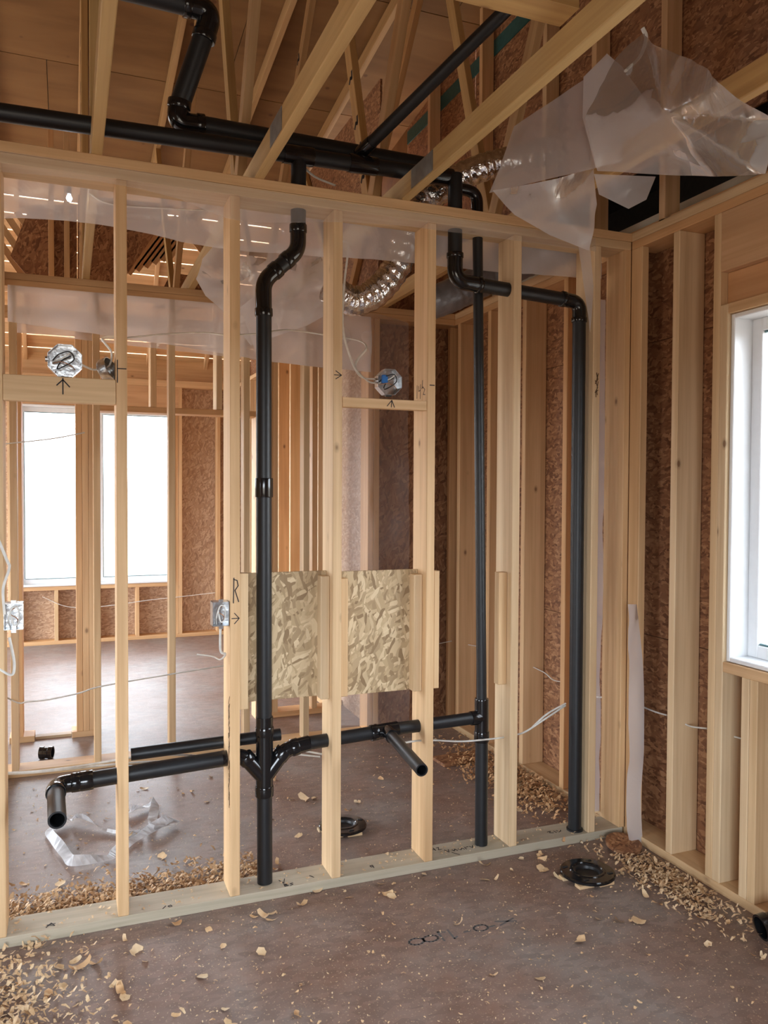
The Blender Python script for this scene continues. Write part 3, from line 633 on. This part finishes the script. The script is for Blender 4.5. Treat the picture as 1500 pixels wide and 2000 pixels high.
# overhead trunks
tr = group_empty('overhead_pipe', (0.4, 0.07, 2.91), 'long black pipe lying across the truss chords above the partition', 'pipe', None, 'black plastic drain and vent pipes')
pipe('pipe', P(-3.2, .07, 2.85), P(1.30, .07, 2.920), R2*1.05, tr)
for x in (.651, .92, 1.26): collar('tee_fitting', P(x-.06, .07, 2.907 + (x-.5)*.016), P(x+.06, .07, 2.909 + (x-.5)*.016), R2*1.22, tr)
up = group_empty('overhead_pipe', (0.7, 0.2, 3.0), 'upper black pipe that folds back left through two elbows', 'pipe', None, 'black plastic drain and vent pipes')
pipe('pipe', P(.25, .165, 3.005), P(1.30, .165, 2.992), R3*.84, up)
elbow(P(.30, .165, 3.005), P(.195, .165, 3.000), P(.205, .15, 3.08), R3*.86, up, .03)
pipe('pipe', P(.203, .155, 3.06), P(.290, .08, 3.32), R3*.86, up)
elbow(P(.283, .085, 3.29), P(.312, .07, 3.395), P(.21, .07, 3.40), R3*.88, up, .03)
pipe('pipe', P(.24, .07, 3.398), P(-1.2, .07, 3.44), R3*.84, up)
dg = group_empty('overhead_pipe', (1.2, 0, 3.0), 'slim black pipe slanting up from the trunk toward the viewer', 'pipe', None, 'black plastic drain and vent pipes')
dA = Vector((0.912,0.100,2.964)); dB = Vector((1.246,-0.550,3.287))
pipe('pipe', dA, dB + (dB - dA) * .6, R15, dg); collar('hub', dA, dA.lerp(dB, .10), R15*1.15, dg)

# ------------------------------------------------------------------ ducts
def duct(name, pts, r, mat, label, ribs=0.035, seg=40):
    path = []
    cp = catmull(pts, 40); acc = 0; last = cp[0]; path = [cp[0]]
    for q in cp[1:]:
        acc += (q-last).length; last = q
        if acc > 0.006: path.append(q); acc = 0
    root = group_empty(name, pts[0], label, 'duct')
    sweep('duct_sleeve', path, r, mat, root, seg, radf=lambda t, i: 1 + ribs * math.sin(i * 1.15) + 0.05 * noise.noise(Vector((i*.12, 1.3, 0))))
    return root
duct('flex_duct', [(0.876,0.400,2.497), (1.003,0.420,2.449), (1.107,0.400,2.496), (1.198,0.380,2.616), (1.252,0.360,2.778), (1.281,0.340,2.891), (1.365,0.330,2.950)], 0.066, foil, 'silver foil flexible duct hanging in a curve behind the partition')
duct('flex_duct', [(1.326,0.300,2.918), (1.454,0.250,3.010), (1.557,0.200,3.053), (1.685,0.150,3.088), (1.901,0.150,3.167)], 0.060, foil, 'silver foil duct end running under the plastic sheet at the ceiling')
duct('insulated_duct', [(1.506,0.800,2.551), (1.622,0.750,2.593), (1.864,0.700,2.715), (2.092,0.620,2.825), (2.168,0.500,2.853)], 0.085, greyduct, 'dark grey duct sleeve behind the vent pipes near the top', .012)

# ------------------------------------------------------------------ plastic sheets
strip_pts_t = [(-0.8, .146, 2.74), (-.2, .146, 2.74), (.4, .146, 2.74), (1.0, .146, 2.74), (1.6, .146, 2.74), (2.15, .146, 2.74)]
o = strip('poly_strip', strip_pts_t, [(-0.8, .17, 2.50), (-.2, .16, 2.58), (.4, .18, 2.545), (1.0, .17, 2.57), (1.6, .17, 2.58), (2.15, .16, 2.60)], poly_mid, None, 80, 10, .02, 1)
tag(o, 'milky plastic strip hanging under the front top plate behind the studs', 'plastic sheet')
o = strip('poly_strip', [(-0.8, -.004, 2.735), (-.2, -.004, 2.735), (.3, -.004, 2.73), (.8, -.004, 2.725), (1.3, -.004, 2.725), (2.0, -.004, 2.725)],
          [(-0.8, -.014, 2.63), (-.2, -.012, 2.672), (.15, -.012, 2.655), (.42, -.012, 2.60), (1.0, -.010, 2.66), (2.0, -.010, 2.665)], poly_thin, None, 80, 8, .006, 3)
tag(o, 'clear plastic edge folded over the face of the front top plate', 'plastic sheet')
o = strip('poly_strip', [(-.5, 1.79, 2.70), (0, 1.79, 2.70), (.5, 1.79, 2.70), (1.0, 1.79, 2.70), (1.6, 1.79, 2.70)],
          [(-.5, 1.775, 2.50), (0, 1.78, 2.46), (.5, 1.77, 2.42), (1.0, 1.77, 2.37), (1.6, 1.78, 2.35)], poly_milky, None, 60, 10, .02, 5)
tag(o, 'milky plastic band below the top plate of the back stud wall', 'plastic sheet')
o = strip('poly_strip', [(-.5, 2.44, 2.72), (.1, 2.44, 2.72), (.7, 2.44, 2.72), (1.5, 2.44, 2.72)], [(-.5, 2.43, 2.56), (.1, 2.43, 2.53), (.7, 2.43, 2.50), (1.5, 2.43, 2.46)], poly_mid, None, 50, 8, .02, 6)
tag(o, 'thin plastic band under the top plate of the third wall', 'plastic sheet')
# crumpled bundle
pb = group_empty('poly_bundle', (.75, .9, 2.75), 'crumpled milky plastic bundle hanging behind the tall left pipe', 'plastic sheet')
o = film('sheet_fold', [(0.489,0.900,2.797), (0.703,0.850,2.788), (0.895,0.800,2.791), (1.054,0.800,2.759), (1.068,0.800,2.507), (0.911,0.850,2.416), (0.767,0.900,2.363), (0.639,0.900,2.303), (0.523,0.950,2.466), (0.423,0.950,2.544), (0.382,0.950,2.614), (0.411,0.950,2.716)], poly_milky, pb, .09, 6, 7.0, 2)
film('sheet_tail', [(0.568,0.800,2.464), (0.692,0.800,2.572), (0.755,0.800,2.381), (0.647,0.820,2.254)], poly_milky, pb, .03, 5, 8.0, 9)
# sheet on back wall right
o = strip('poly_sheet', [(1.36, 1.78, 2.72), (1.5, 1.77, 2.72), (1.65, 1.78, 2.72), (1.78, 1.79, 2.70), (1.86, 1.79, 2.68)], [(1.38, 1.78, .10), (1.5, 1.76, .10), (1.65, 1.78, .08), (1.78, 1.79, .06), (1.88, 1.79, .05)], poly_thin, None, 24, 60, .035, 8, 3.0)
tag(o, 'tall clear plastic sheet stapled over the right studs of the back wall', 'plastic sheet')
o = strip('poly_strip', [(2.06, .146, 2.50), (2.12, .150, 2.50), (2.17, .146, 2.50)], [(2.06, .148, .06), (2.12, .152, .06), (2.17, .148, .06)], poly_mid, None, 8, 60, .02, 12, 3.0)
tag(o, 'narrow plastic strip filling the slot left of the corner studs', 'plastic sheet')
# large draped sheet at upper right
ps = group_empty('poly_sheet', (1.2, -.6, 2.8), 'big folded milky plastic sheet draped over the truss chord at upper right', 'plastic sheet')
film('sheet_fold', [(1.602,-0.500,3.129), (1.677,-0.520,3.218), (1.626,-0.520,2.791), (1.232,-0.420,2.676), (1.274,-0.420,2.771), (1.336,-0.420,2.939)], poly_mid, ps, .025, 6, 4.0, 4)
film('sheet_flap', [(1.609,-0.600,3.166), (1.659,-0.620,3.119), (1.929,-0.620,2.871), (1.877,-0.620,2.848), (1.576,-0.580,2.761), (1.535,-0.560,2.942), (1.524,-0.580,3.076)], poly_milky, ps, .015, 6, 3.0, 14)
film('sheet_fold', [(1.625,-0.620,3.145), (1.698,-0.700,3.208), (1.635,-0.850,3.070), (1.544,-1.200,2.772), (1.609,-1.350,2.611), (1.619,-1.300,2.485), (1.787,-0.950,2.628), (1.726,-0.750,2.696), (1.557,-0.600,2.738), (1.512,-0.600,2.920)], poly_clear, ps, .05, 6, 3.5, 5)
film('sheet_fold', [(1.236,-0.440,2.681), (1.408,-0.500,2.721), (1.641,-0.500,2.804), (1.686,-0.450,2.686), (1.682,-0.400,2.526), (1.519,-0.400,2.561), (1.362,-0.400,2.618)], poly_mid, ps, .04, 6, 6.0, 6)
film('sheet_fold', [(1.594,-0.550,2.753), (1.829,-0.600,2.760), (1.789,-0.600,2.670), (1.750,-0.550,2.647), (1.654,-0.500,2.704)], poly_mid, ps, .02, 5, 6.0, 7)
o = film('poly_tail', [(1.887,-0.030,2.695), (1.946,-0.030,2.702), (1.970,-0.030,2.502), (1.956,-0.030,2.298), (1.921,-0.030,2.497)], poly_mid, None, .01, 5, 6.0, 3)
tag(o, 'dark narrow plastic tail hanging before the stud left of the corner', 'plastic sheet')
o = strip('poly_strip', [(2.184,-0.085,1.087), (2.217,-0.095,0.808), (2.224,-0.100,0.459), (2.203,-0.110,0.208), (2.207,-0.120,0.001)], [(2.136,-0.085,1.090), (2.142,-0.090,0.813), (2.147,-0.090,0.465), (2.127,-0.100,0.145), (2.130,-0.120,0.036)], poly_milky, None, 50, 5, .012, 4)
tag(o, 'thin plastic strip dangling down the corner stud to the floor', 'plastic sheet')

# ------------------------------------------------------------------ cables
def cab(pts, label, r=.005, grp='white house wiring'):
    o = cable('cable', pts, r); tag(o, label, 'cable', None, grp); return o
cab([(-.9, .20, .61), (-0.437,0.200,0.551), (-0.210,0.200,0.542), (0.107,0.200,0.554), (0.383,0.180,0.522), (0.548,0.170,0.523), (0.633,0.170,0.530), (0.810,0.170,0.482)], 'upper white cable lying over the left drain arm', .007)
cab([(-.9, .22, .60), (-0.439,0.220,0.541), (-0.174,0.220,0.531), (0.030,0.210,0.530), (0.203,0.190,0.523), (0.389,0.160,0.515), (0.440,0.155,0.529)], 'lower white cable of the pair above the left drain arm', .007)
cab([(0.500,0.148,0.526), (0.628,0.150,0.515), (0.769,0.148,0.487)], 'short white cable passing behind the tall left pipe at wye', .006)
cab([(1.068,0.030,0.542), (1.138,0.030,0.545), (1.194,0.050,0.537), (1.274,0.100,0.514), (1.360,0.025,0.522), (1.473,0.028,0.516), (1.569,0.050,0.508), (1.650,0.090,0.499), (1.734,0.120,0.496), (1.830,0.100,0.553), (1.944,0.110,0.601)], 'white cable strung through studs right of the drain tee', .0065)
cab([(1.775,0.120,0.515), (1.844,0.110,0.570), (1.943,0.105,0.612)], 'second white cable converging toward the right corner pipe', .006)
cab([(-0.538,1.720,1.832), (-0.285,1.720,1.869), (-0.114,1.720,1.908)], 'white cable crossing the bright window at left', .006)
cab([(-1.2, 1.76, 1.0), (-0.550,1.760,0.484), (-0.396,1.740,0.433), (-0.161,1.760,0.450), (-0.024,1.780,0.477), (0.388,1.780,0.518), (0.683,1.840,0.529)], 'white cable sagging across the back stud wall', .007)
cab([(0.004,0.160,2.164), (0.168,0.200,2.199), (0.306,0.200,2.214), (0.378,0.150,2.202), (0.511,0.200,2.225), (0.638,0.200,2.250), (0.829,0.250,2.252), (0.968,0.250,2.240), (0.987,0.200,2.201), (0.936,0.160,2.148), (0.904,0.100,2.095), (0.942,0.050,2.038), (0.983,0.030,2.031)], 'white cable looping across bays into the right round box', .0055)
cab([(0.909,0.300,2.674), (0.920,0.250,2.640), (0.892,0.220,2.456), (0.881,0.200,2.279), (0.909,0.180,2.149), (0.926,0.100,2.064), (0.987,0.040,2.048)], 'white cable dropping beside the stud to the right round box', .005)
cab([(-0.155,0.030,2.036), (-0.108,0.080,2.027), (-0.059,0.100,2.046), (-0.048,0.100,2.094), (-0.071,0.120,2.133), (-0.079,0.140,2.151), (-0.051,0.150,2.162), (0.010,0.160,2.161)], 'white cable looping from the left round box to the stud', .006)
cab([(2.260,0.317,0.563), (2.260,0.194,0.588)], 'short white cable entering the corner stud', .0065)
cab([(2.280,-0.015,0.596), (2.280,-0.106,0.595), (2.280,-0.183,0.599)], 'white cable between corner stud and first right wall stud', .006)
cab([(2.270,-0.291,0.597), (2.270,-0.343,0.594), (2.270,-0.437,0.611)], 'white cable right of the first right wall stud', .006)
cab([(2.270,-0.578,0.619), (2.270,-0.623,0.622)], 'tiny white cable end under the right window', .006)
cab([(2.270,-0.689,0.629), (2.260,-0.792,0.636)], 'white cable leaving the cripple stud at right edge', .006)
cab([(2.270,0.907,0.591), (2.270,0.785,0.582), (2.270,0.708,0.562), (2.270,0.620,0.570)], 'thin brown-white wire across the sheathing behind the corner pipe', .004)
cab([(2.270,1.709,0.576), (2.270,1.566,0.589)], 'short wire beside the slim vent pipe', .004)
cab([(2.123,1.850,0.568), (2.215,1.850,0.579)], 'short wire on the back sheathing left of the vent pipe', .004)
cab([(-.46, -.01, 1.52), (-0.399,0.000,1.356), (-0.389,-0.010,1.321), (-0.408,-0.010,1.252), (-0.405,0.000,1.162)], 'white cable feeding the device box at left edge', .005)
cab([(-0.392,0.020,1.079), (-0.377,0.020,0.988), (-0.385,-0.000,0.952), (-0.428,0.000,0.979)], 'white cable looping below the device box at left edge', .005)
cab([(0.338,0.030,1.077), (0.338,0.030,0.983), (0.356,0.030,0.966), (0.340,0.050,0.943), (0.312,0.060,0.955), (0.254,0.060,0.967)], 'white cable hanging knotted below the device box', .005)
cab([(0.669,0.200,2.971), (0.688,0.150,2.910), (0.727,0.100,2.850), (0.800,0.060,2.812)], 'white cable end dropping from behind the second truss chord', .007)
cab([(1.682,-0.700,3.218), (1.698,-0.700,3.185), (1.673,-0.700,3.118), (1.613,-0.700,3.057)], 'white cable loop above the draped plastic sheet', .009)
cab([(-0.129,0.160,2.691), (-0.049,0.160,2.658), (0.165,0.160,2.668), (0.360,0.160,2.685)], 'thin cable seen through the plastic under the left top plate', .004)

# ------------------------------------------------------------------ electrical boxes
def ring8(r, c=0.42):
    k = r * c; return [(k, r), (r, k), (r, -k), (k, -r), (-k, -r), (-r, -k), (-r, k), (-k, r)]
def round_box(x, y, z, label, r=.052, blue=True):
    t = group_empty('junction_box', (x, y, z), label, 'electrical box', None, 'round metal ceiling boxes')
    bm = bmesh.new(); o = [(a, b) for a, b in ring8(r)]; i = [(a*.965, b*.965) for a, b in o]; n = 8; dd = .040
    L0 = [[bm.verts.new((x+a, y+q, z+b)) for a, b in ring] for ring, q in ((o, 0), (o, dd), (i, 0), (i, dd-.002))]
    for A_, B_ in ((L0[0], L0[1]), (L0[0], L0[2]), (L0[2], L0[3])):
        for j in range(n): bm.faces.new((A_[j], A_[(j+1) % n], B_[(j+1) % n], B_[j]))
    bm.faces.new(L0[1]); bm.faces.new(L0[3]); bmesh.ops.recalc_face_normals(bm, faces=bm.faces[:])
    from_bm('box_shell', bm, steel, t)
    for q in ((r*.62, r*.62), (-r*.62, -r*.62)): lathe('screw_ear', [(.0, 0), (.007, 0), (.007, .003), (0, .003)], steel, t, Matrix.Translation((x+q[0], y+.004, z+q[1])) @ Matrix.Rotation(PI/2, 4, 'X'), 12)
    cable('wire', [(x-.04, y+.02, z+.00), (x-.02, y+.005, z+.02), (x+.015, y-.004, z+.03), (x+.03, y+.004, z+.005), (x+.0, y-.004, z-.02), (x-.025, y+.006, z-.03), (x-.01, y+.012, z+.0), (x+.02, y+.010, z+.018)], .0022, t, blackwire, 1)
    cable('wire', [(x-.04, y+.02, z-.01), (x-.01, y+.002, z-.006), (x+.02, y-.002, z-.018), (x+.032, y+.01, z-.03)], .0018, t, copper, 1)
    cable('wire', [(x-.04, y+.02, z-.005), (x-.0, y+.002, z+.012), (x+.02, y-.002, z+.028), (x+.03, y+.01, z+.02)], .0022, t, cable_m, 1)
    if blue: bx('wire_cap', x-.034, x-.008, y+.002, y+.014, z-.006, z+.028, bluetape, t, .003)
    lathe('cable_clamp', [(.004, 0), (.010, 0), (.010, .012), (.004, .012)], steel, t, Matrix.Translation((x-r-.008, y+.02, z+.004)) @ Matrix.Rotation(PI/2, 4, 'Y'), 12)
    bx('bracket', x-.012, x+.012, y+.01, y+.03, z-r-.006, z-r+.002, blackwire, t, .001)
    return t
round_box(1.016, 0.0, 2.034, 'round metal box with blue cap on the short blocking at right')
round_box(-0.208, 0.0, 2.043, 'round metal box with coiled wires above the left blocking', .056, False)
rb = group_empty('junction_box', (-.06, .09, 2.02), 'second round metal box seen from its side near the left stud', 'electrical box', None, 'round metal ceiling boxes')
lathe('box_shell', [(.0, 0), (.045, 0), (.048, .008), (.048, .035), (.044, .035), (.042, .010), (0, .008)], steel, rb, Matrix.Translation((-.075, .10, 2.02)) @ Matrix.Rotation(1.1, 4, 'Y') @ Matrix.Rotation(.5, 4, 'X'), 24)
def device_box(x, y, z, label):
    t = group_empty('device_box', (x, y, z), label, 'electrical box', None, 'rectangular metal device boxes')
    w, h = .031, .046
    bx('box_side', x-w, x-w+.002, y, y+.055, z-h, z+h, steel, t, 0); bx('box_side', x+w-.002, x+w, y, y+.055, z-h, z+h, steel, t, 0)
    bx('box_end', x-w, x+w, y, y+.055, z-h, z-h+.002, steel, t, 0); bx('box_end', x-w, x+w, y, y+.055, z+h-.002, z+h, steel, t, 0)
    bx('box_back', x-w, x+w, y+.053, y+.055, z-h, z+h, steel, t, 0)
    bx('mounting_ear', x-.008, x+.008, y-.001, y+.001, z+h, z+h+.010, steel, t, 0); bx('mounting_ear', x-.008, x+.008, y-.001, y+.001, z-h-.010, z-h, steel, t, 0)
    cable('wire', [(x-.012, y+.03, z-h+.004), (x-.016, y+.004, z-.01), (x-.004, y-.003, z+.03), (x+.015, y+.002, z+.025), (x+.016, y+.01, z-.02), (x, y+.006, z-.03), (x-.01, y+.002, z+.01)], .0028, t, cable_m, 1)
    cable('wire', [(x+.008, y+.03, z-h+.004), (x+.012, y+.006, z-.01), (x-.012, y+.002, z+.012), (x+.01, y+.006, z+.035)], .0018, t, copper, 1)
device_box(.334, .001, 1.125, 'rectangular metal wire box on the stud with the marker arrow')
device_box(-.412 + .035, .001, 1.153, 'rectangular metal wire box at the left edge')

# bulb added behind the plastic to stand in for a bright spot
lb_ = group_empty('stand_in_bulb', (-.14, .5, 2.80), 'small stand-in bulb added for a bright spot on the plastic at upper left', 'bright spot')
bl = bpy.data.materials.new('bright_spot_glow'); bl.use_nodes = True
bn = bl.node_tree.nodes['Principled BSDF']; bn.inputs['Emission Color'].default_value = (.75, .85, 1, 1); bn.inputs['Emission Strength'].default_value = 4
bp0 = Vector((-0.190,0.500,2.772))
lathe('bulb_glass', [(0.001, -.012), (.007, -.010), (.012, 0), (.009, .010), (.005, .018), (.001, .018)], bl, lb_, Matrix.Translation(bp0), 16)
lathe('bulb_socket', [(.002, .018), (.009, .018), (.009, .045), (.002, .045)], blackwire, lb_, Matrix.Translation(bp0), 16)
cable('cord', [bp0 + Vector((0, 0, .04)), bp0 + Vector((.01, 0, .10)), Vector((-.122, .5, bp0.z + .06)), Vector((-.118, .5, 2.862))], .003, lb_, blackwire, 1)

# ------------------------------------------------------------------ floor things
def flange(x, y, label, rot=0.4, shim=True):
    t = group_empty('closet_flange', (x, y, 0), label, 'floor flange', None, 'black toilet flanges on the floor')
    M = Matrix.Translation((x, y, .024)) @ Matrix.Rotation(rot, 4, 'Z')
    lathe('flange_ring', [(.058, -.020), (.058, .006), (.062, .010), (.070, .010), (.074, .006), (.108, .004), (.112, 0), (.112, -.008), (.108, -.011), (.070, -.011), (.064, -.020)], abs_gloss, t, M, 48)
    lathe('flange_cup', [(.001, -.016), (.055, -.016), (.058, .004), (.050, .000), (.046, -.010), (.001, -.012)], abs_m, t, M, 40)
    for k in range(4):
        a = k*PI/2 + .5; bx('slot_tab', x + math.cos(a+rot)*.09 - .012, x + math.cos(a+rot)*.09 + .012, y + math.sin(a+rot)*.09 - .006, y + math.sin(a+rot)*.09 + .006, .027, .032, abs_m, t, .001)
    if shim:
        for k, (dx, dy) in enumerate(((-.06, -.065), (.03, -.075), (.03, .07), (-.08, .02))): bx('shim', x + dx - .035, x + dx + .035, y + dy - .018, y + dy + .018, 0, .013, pine, t, .001)
flange(1.792, -.284, 'black toilet flange on wood shims on the near floor')
flange(0.995, .520, 'black toilet flange on floor behind the partition', 1.2)
# black fittings on the floor
def hub_fit(M, r, l, label):
    o = lathe('pipe_fitting', [(r*.82, 0), (r, 0), (r, l*.3), (r*.9, l*.36), (r*.9, l*.64), (r, l*.7), (r, l), (r*.82, l)], abs_gloss, None, M, 32); tag(o, label, 'pipe fitting'); return o
hub_fit(Matrix.Translation((-.327 - .035, 2.10, .036)) @ Matrix.Rotation(PI/2, 4, 'Y') @ Matrix.Rotation(.3, 4, 'X'), .036, .072, 'small black coupling lying on the floor beyond the left pipe stub')
hub_fit(Matrix.Translation((2.085, -.90, .045)) @ Matrix.Rotation(1.35, 4, 'Y') @ Matrix.Rotation(.2, 4, 'X'), .045, .10, 'black fitting on the floor cut off by right edge')
o = lathe('wood_disc', [(.001, 0), (.078, 0), (.079, .016), (.001, .016)], osb_wall, None, Matrix.Translation((2.105, -.115, .012)) @ Matrix.Rotation(.16, 4, 'X'), 40); tag(o, 'round cut-out disc of board lying in the corner', 'wood scrap')
o = beam('board_scrap', (1.806,1.194,0.010), (2.121,1.213,0.010), .16, .018, osb_wall, None, Y1); tag(o, 'flat board scrap on the floor behind the slim vent pipe', 'wood scrap')
# strapping ribbon
def ribbon(pts, w, label):
    P_ = catmull(pts, 6); bm = bmesh.new(); rows = []; org = P_[0]
    for i, q in enumerate(P_):
        t = (P_[min(i+1, len(P_)-1)] - P_[max(i-1, 0)]).normalized(); tilt = .6 + .5*math.sin(i*.5)
        s = (Vector((0, 0, 1)) * math.sin(tilt) + t.cross(Vector((0, 0, 1))) * math.cos(tilt)) * w
        rows.append((bm.verts.new(q - org), bm.verts.new(q + s - org)))
    for a, b in zip(rows[:-1], rows[1:]): bm.faces.new((a[0], b[0], b[1], a[1]))
    bmesh.ops.solidify(bm, geom=bm.faces[:], thickness=.0012)
    o = from_bm('plastic_strap', bm, ribbon_m, None, Matrix.Translation(org)); tag(o, label, 'plastic strap'); return o
ribbon([(0.052,1.025,0.012), (0.102,1.065,0.015), (0.167,1.110,0.020), (0.214,1.078,0.020), (0.183,0.870,0.020), (0.160,0.774,0.020), (0.262,0.859,0.020), (0.183,0.777,0.020), (0.086,0.698,0.015), (0.015,0.605,0.012), (-0.041,0.553,0.010), (-0.194,0.551,0.010), (-0.234,0.648,0.012), (-0.283,0.828,0.012), (-0.307,0.953,0.012), (-0.259,1.019,0.015), (-0.203,1.048,0.020), (-0.146,1.027,0.020), (-0.037,0.893,0.012), (0.115,0.775,0.012)], .045, 'white plastic strap twisted in a loop on the floor at left')
# stencilled print on the subfloor
floor_ink = plain('faded_floor_print', (0.14, 0.13, 0.13), 0.8)
def circ(cx, cy, r, n=12): return [(cx + r*math.cos(2*PI*k/n), cy + r*.7*math.sin(2*PI*k/n)) for k in range(n+1)]
fo = Vector((0.909,-0.469,0.000)); fe = Vector((1.357,-0.473,0.000)); fu = (fe - fo); fu.z = 0; fl_len = fu.length; fu.normalize(); fv = Vector((-fu.y, fu.x, 0))
strokes('floor_print', fo, fu, fv, [circ(.03, 0, .028), circ(.085, 0, .028), [(.125, .03), (.125, -.03)], [(.125, .03), (.15, .02)], [(.165, .03), (.165, -.03), (.18, -.02)], [(.215, -.004), (.24, -.004)], circ(.285, 0, .028), [(.32, -.004), (.34, -.004)], [(.355, .02), (.43, -.004)], [(.36, -.010), (.43, .018)]], .008, fl2, floor_ink, .0003)

# ------------------------------------------------------------------ wood shavings
def chip_mesh(rng, big=1.0):
    """a curled shaving: an arc of thin planed wood, tapering and ragged"""
    bm = bmesh.new(); n = 6; arc = rng.uniform(.7, 2.6); R = rng.uniform(.007, .014) * big; w = rng.uniform(.010, .022) * big; tw = rng.uniform(-.5, .5)
    rows = []
    for i in range(n):
        t = i/(n-1); a = -arc/2 + arc*t; ww = w * (0.35 + 0.65*math.sin(PI*(.12 + .8*t))) * rng.uniform(.8, 1.1)
        p = Vector((R*math.sin(a)*1.3, 0, R*(1 - math.cos(a)))); s = Vector((math.sin(tw*t), math.cos(tw*t), rng.uniform(-.1, .1))) * ww/2
        rows.append((bm.verts.new(p - s), bm.verts.new(p + s)))
    for a, b in zip(rows[:-1], rows[1:]): bm.faces.new((a[0], b[0], b[1], a[1]))
    me = bpy.data.meshes.new('shaving'); bm.to_mesh(me); bm.free(); me.materials.append(chip_m)
    for p in me.polygons: p.use_smooth = True
    return me
rng = random.Random(11)
chips = [chip_mesh(rng) for _ in range(16)]
def blocked(x, y):
    if -.004 < y < .144 and x < 2.2: return True
    if x > 2.17: return True
    if 1.78 < y: return True
    for fx, fy in ((1.792, -.284), (.995, .52)):
        if (x-fx)**2 + (y-fy)**2 < .014: return True
    if (x-2.105)**2 + (y+.115)**2 < .01: return True
    if x < -.50 and y > .14: return True
    return False
def spot(rng):
    """a place on the floor, by the heaps the photograph shows"""
    while True:
        c = rng.random()
        if c < .24: x, y = rng.gauss(-.42, .28), rng.gauss(-.55, .28)           # heap at the lower left
        elif c < .42: x, y = rng.uniform(-.50, .62), .15 + abs(rng.gauss(0, .13)) # behind the plate, left
        elif c < .52: x, y = rng.gauss(2.05, .09), rng.gauss(-.40, .2)          # along the right wall
        elif c < .64: x, y = rng.gauss(2.02, .12), rng.gauss(.75, .30)          # heap behind the corner pipe
        elif c < .74: x, y = rng.uniform(-.5, 1.9), -.02 - abs(rng.gauss(0, .12))
        elif c < .88: x, y = rng.uniform(-.6, 2.1), rng.uniform(-1.5, 0)
        else: x, y = rng.uniform(-.5, 2.1), rng.uniform(.15, 1.7)
        if not blocked(x, y) and y > -1.6: return x, y
for i in range(290):
    x, y = spot(rng); o = bpy.data.objects.new('wood_shaving', chips[i % len(chips)]); COL.objects.link(o)
    s = rng.uniform(1.0, 2.3)
    o.location = (x, y, .0015 + rng.uniform(0, .004)); o.scale = (s, s, s)
    o.rotation_euler = (rng.uniform(-.5, .5), rng.uniform(-.4, .4), rng.uniform(0, 2*PI))
    tag(o, 'pale curled wood shaving lying on the dusty subfloor', 'wood shaving', None, 'wood shavings scattered on the floor')
def heap(name, n, fn, mat, smin, smax, lift, label):
    bm = bmesh.new(); rg = random.Random(len(name) + n)
    for _ in range(n):
        x, y, h = fn(rg); z = .002 + rg.random() * h
        s = rg.uniform(smin, smax); a = rg.uniform(0, 2*PI); tl_ = rg.uniform(-.7, .7) if h > .006 else rg.uniform(-.25, .25)
        u = Vector((math.cos(a), math.sin(a), tl_)) * s; v = Vector((-math.sin(a), math.cos(a), rg.uniform(-.4, .4))) * s * rg.uniform(.25, .7)
        c = Vector((x, y, z + abs(tl_) * s)); m = c + Vector((0, 0, -s * rg.uniform(.2, .6) if rg.random() < .5 else s*.4))
        m.z = max(m.z, .001)
        vs = [bm.verts.new(q) for q in (c - u - v*.5, c - u + v*.6, m + v, m - v, c + u + v*.4, c + u - v*.6)]
        for q in vs: q.co.z = max(q.co.z, .001)
        bm.faces.new((vs[0], vs[3], vs[2], vs[1])); bm.faces.new((vs[3], vs[5], vs[4], vs[2]))
    o = from_bm(name, bm, mat, None); tag(o, label, 'wood shavings', 'stuff'); return o
def gen(fs):
    def g(rg):
        while True:
            x, y, h = fs(rg)
            if not blocked(x, y): return x, y, h
    return g
heap('shavings_pile', 2600, gen(lambda r: (r.gauss(-.52, .17), r.gauss(-.48, .24), .02)), chip_m, .006, .014, 0, 'thick drift of curled shavings on the floor at lower left')
heap('shavings_pile', 2600, gen(lambda r: (r.uniform(-.50, .55) - .0, .15 + abs(r.gauss(0, .10)), .03)), dust_m, .006, .013, 0, 'orange drift of shavings banked behind the bottom plate at left')
heap('shavings_pile', 2200, gen(lambda r: (r.gauss(2.05, .10), r.gauss(.78, .28), .05)), dust_m, .007, .014, 0, 'shaded drift of shavings against the sheathing behind the corner pipe')
heap('shavings_pile', 900, gen(lambda r: (r.gauss(2.07, .07), r.gauss(-.42, .2), .015)), chip_m, .005, .013, 0, 'loose shavings gathered along the foot of the right wall')
heap('sawdust', 5000, gen(lambda r: (r.uniform(-.9, 2.16), r.uniform(-1.6, 0) if r.random() < .6 else r.uniform(.14, 1.75), .002)), chip_m, .0012, .005, 0, 'fine splinters and sawdust specks scattered over the floor')
heap('scattered_shavings', 700, gen(lambda r: (r.uniform(-.9, 2.16), r.uniform(-1.6, 0) if r.random() < .6 else r.uniform(.14, 1.75), .003)), chip_m, .003, .009, 0, 'small loose shavings scattered thinly over the whole floor')
heap('plate_shavings', 260, lambda r: (r.uniform(-.6, 2.1), r.uniform(.01, .13), .004), chip_m, .003, .009, 0, 'shavings spilled on the bottom plate')
for o in bpy.data.objects:
    if o.name.startswith('plate_shavings'): o.location.z = T2

stain = plain('bark_stain', (0.16, 0.09, 0.045), 0.8); rr_ = random.Random(5)
strokes('bark_stain', (0.3678, 0.030, .38), (0, -1, 0), Z1, [[(rr_.uniform(0, .024), z), (rr_.uniform(0, .026), z + rr_.uniform(.01, .05))] for z in [i*.012 for i in range(34)]], .004, studs[1], stain)['kind'] = 'stuff'
strokes('bark_stain', (2.008, -.0004, 2.02), X1, Z1, [[(rr_.uniform(0, .016), z), (rr_.uniform(0, .018), z + rr_.uniform(.01, .04))] for z in [i*.010 for i in range(10)]], .004, studs[5], stain)['kind'] = 'stuff'
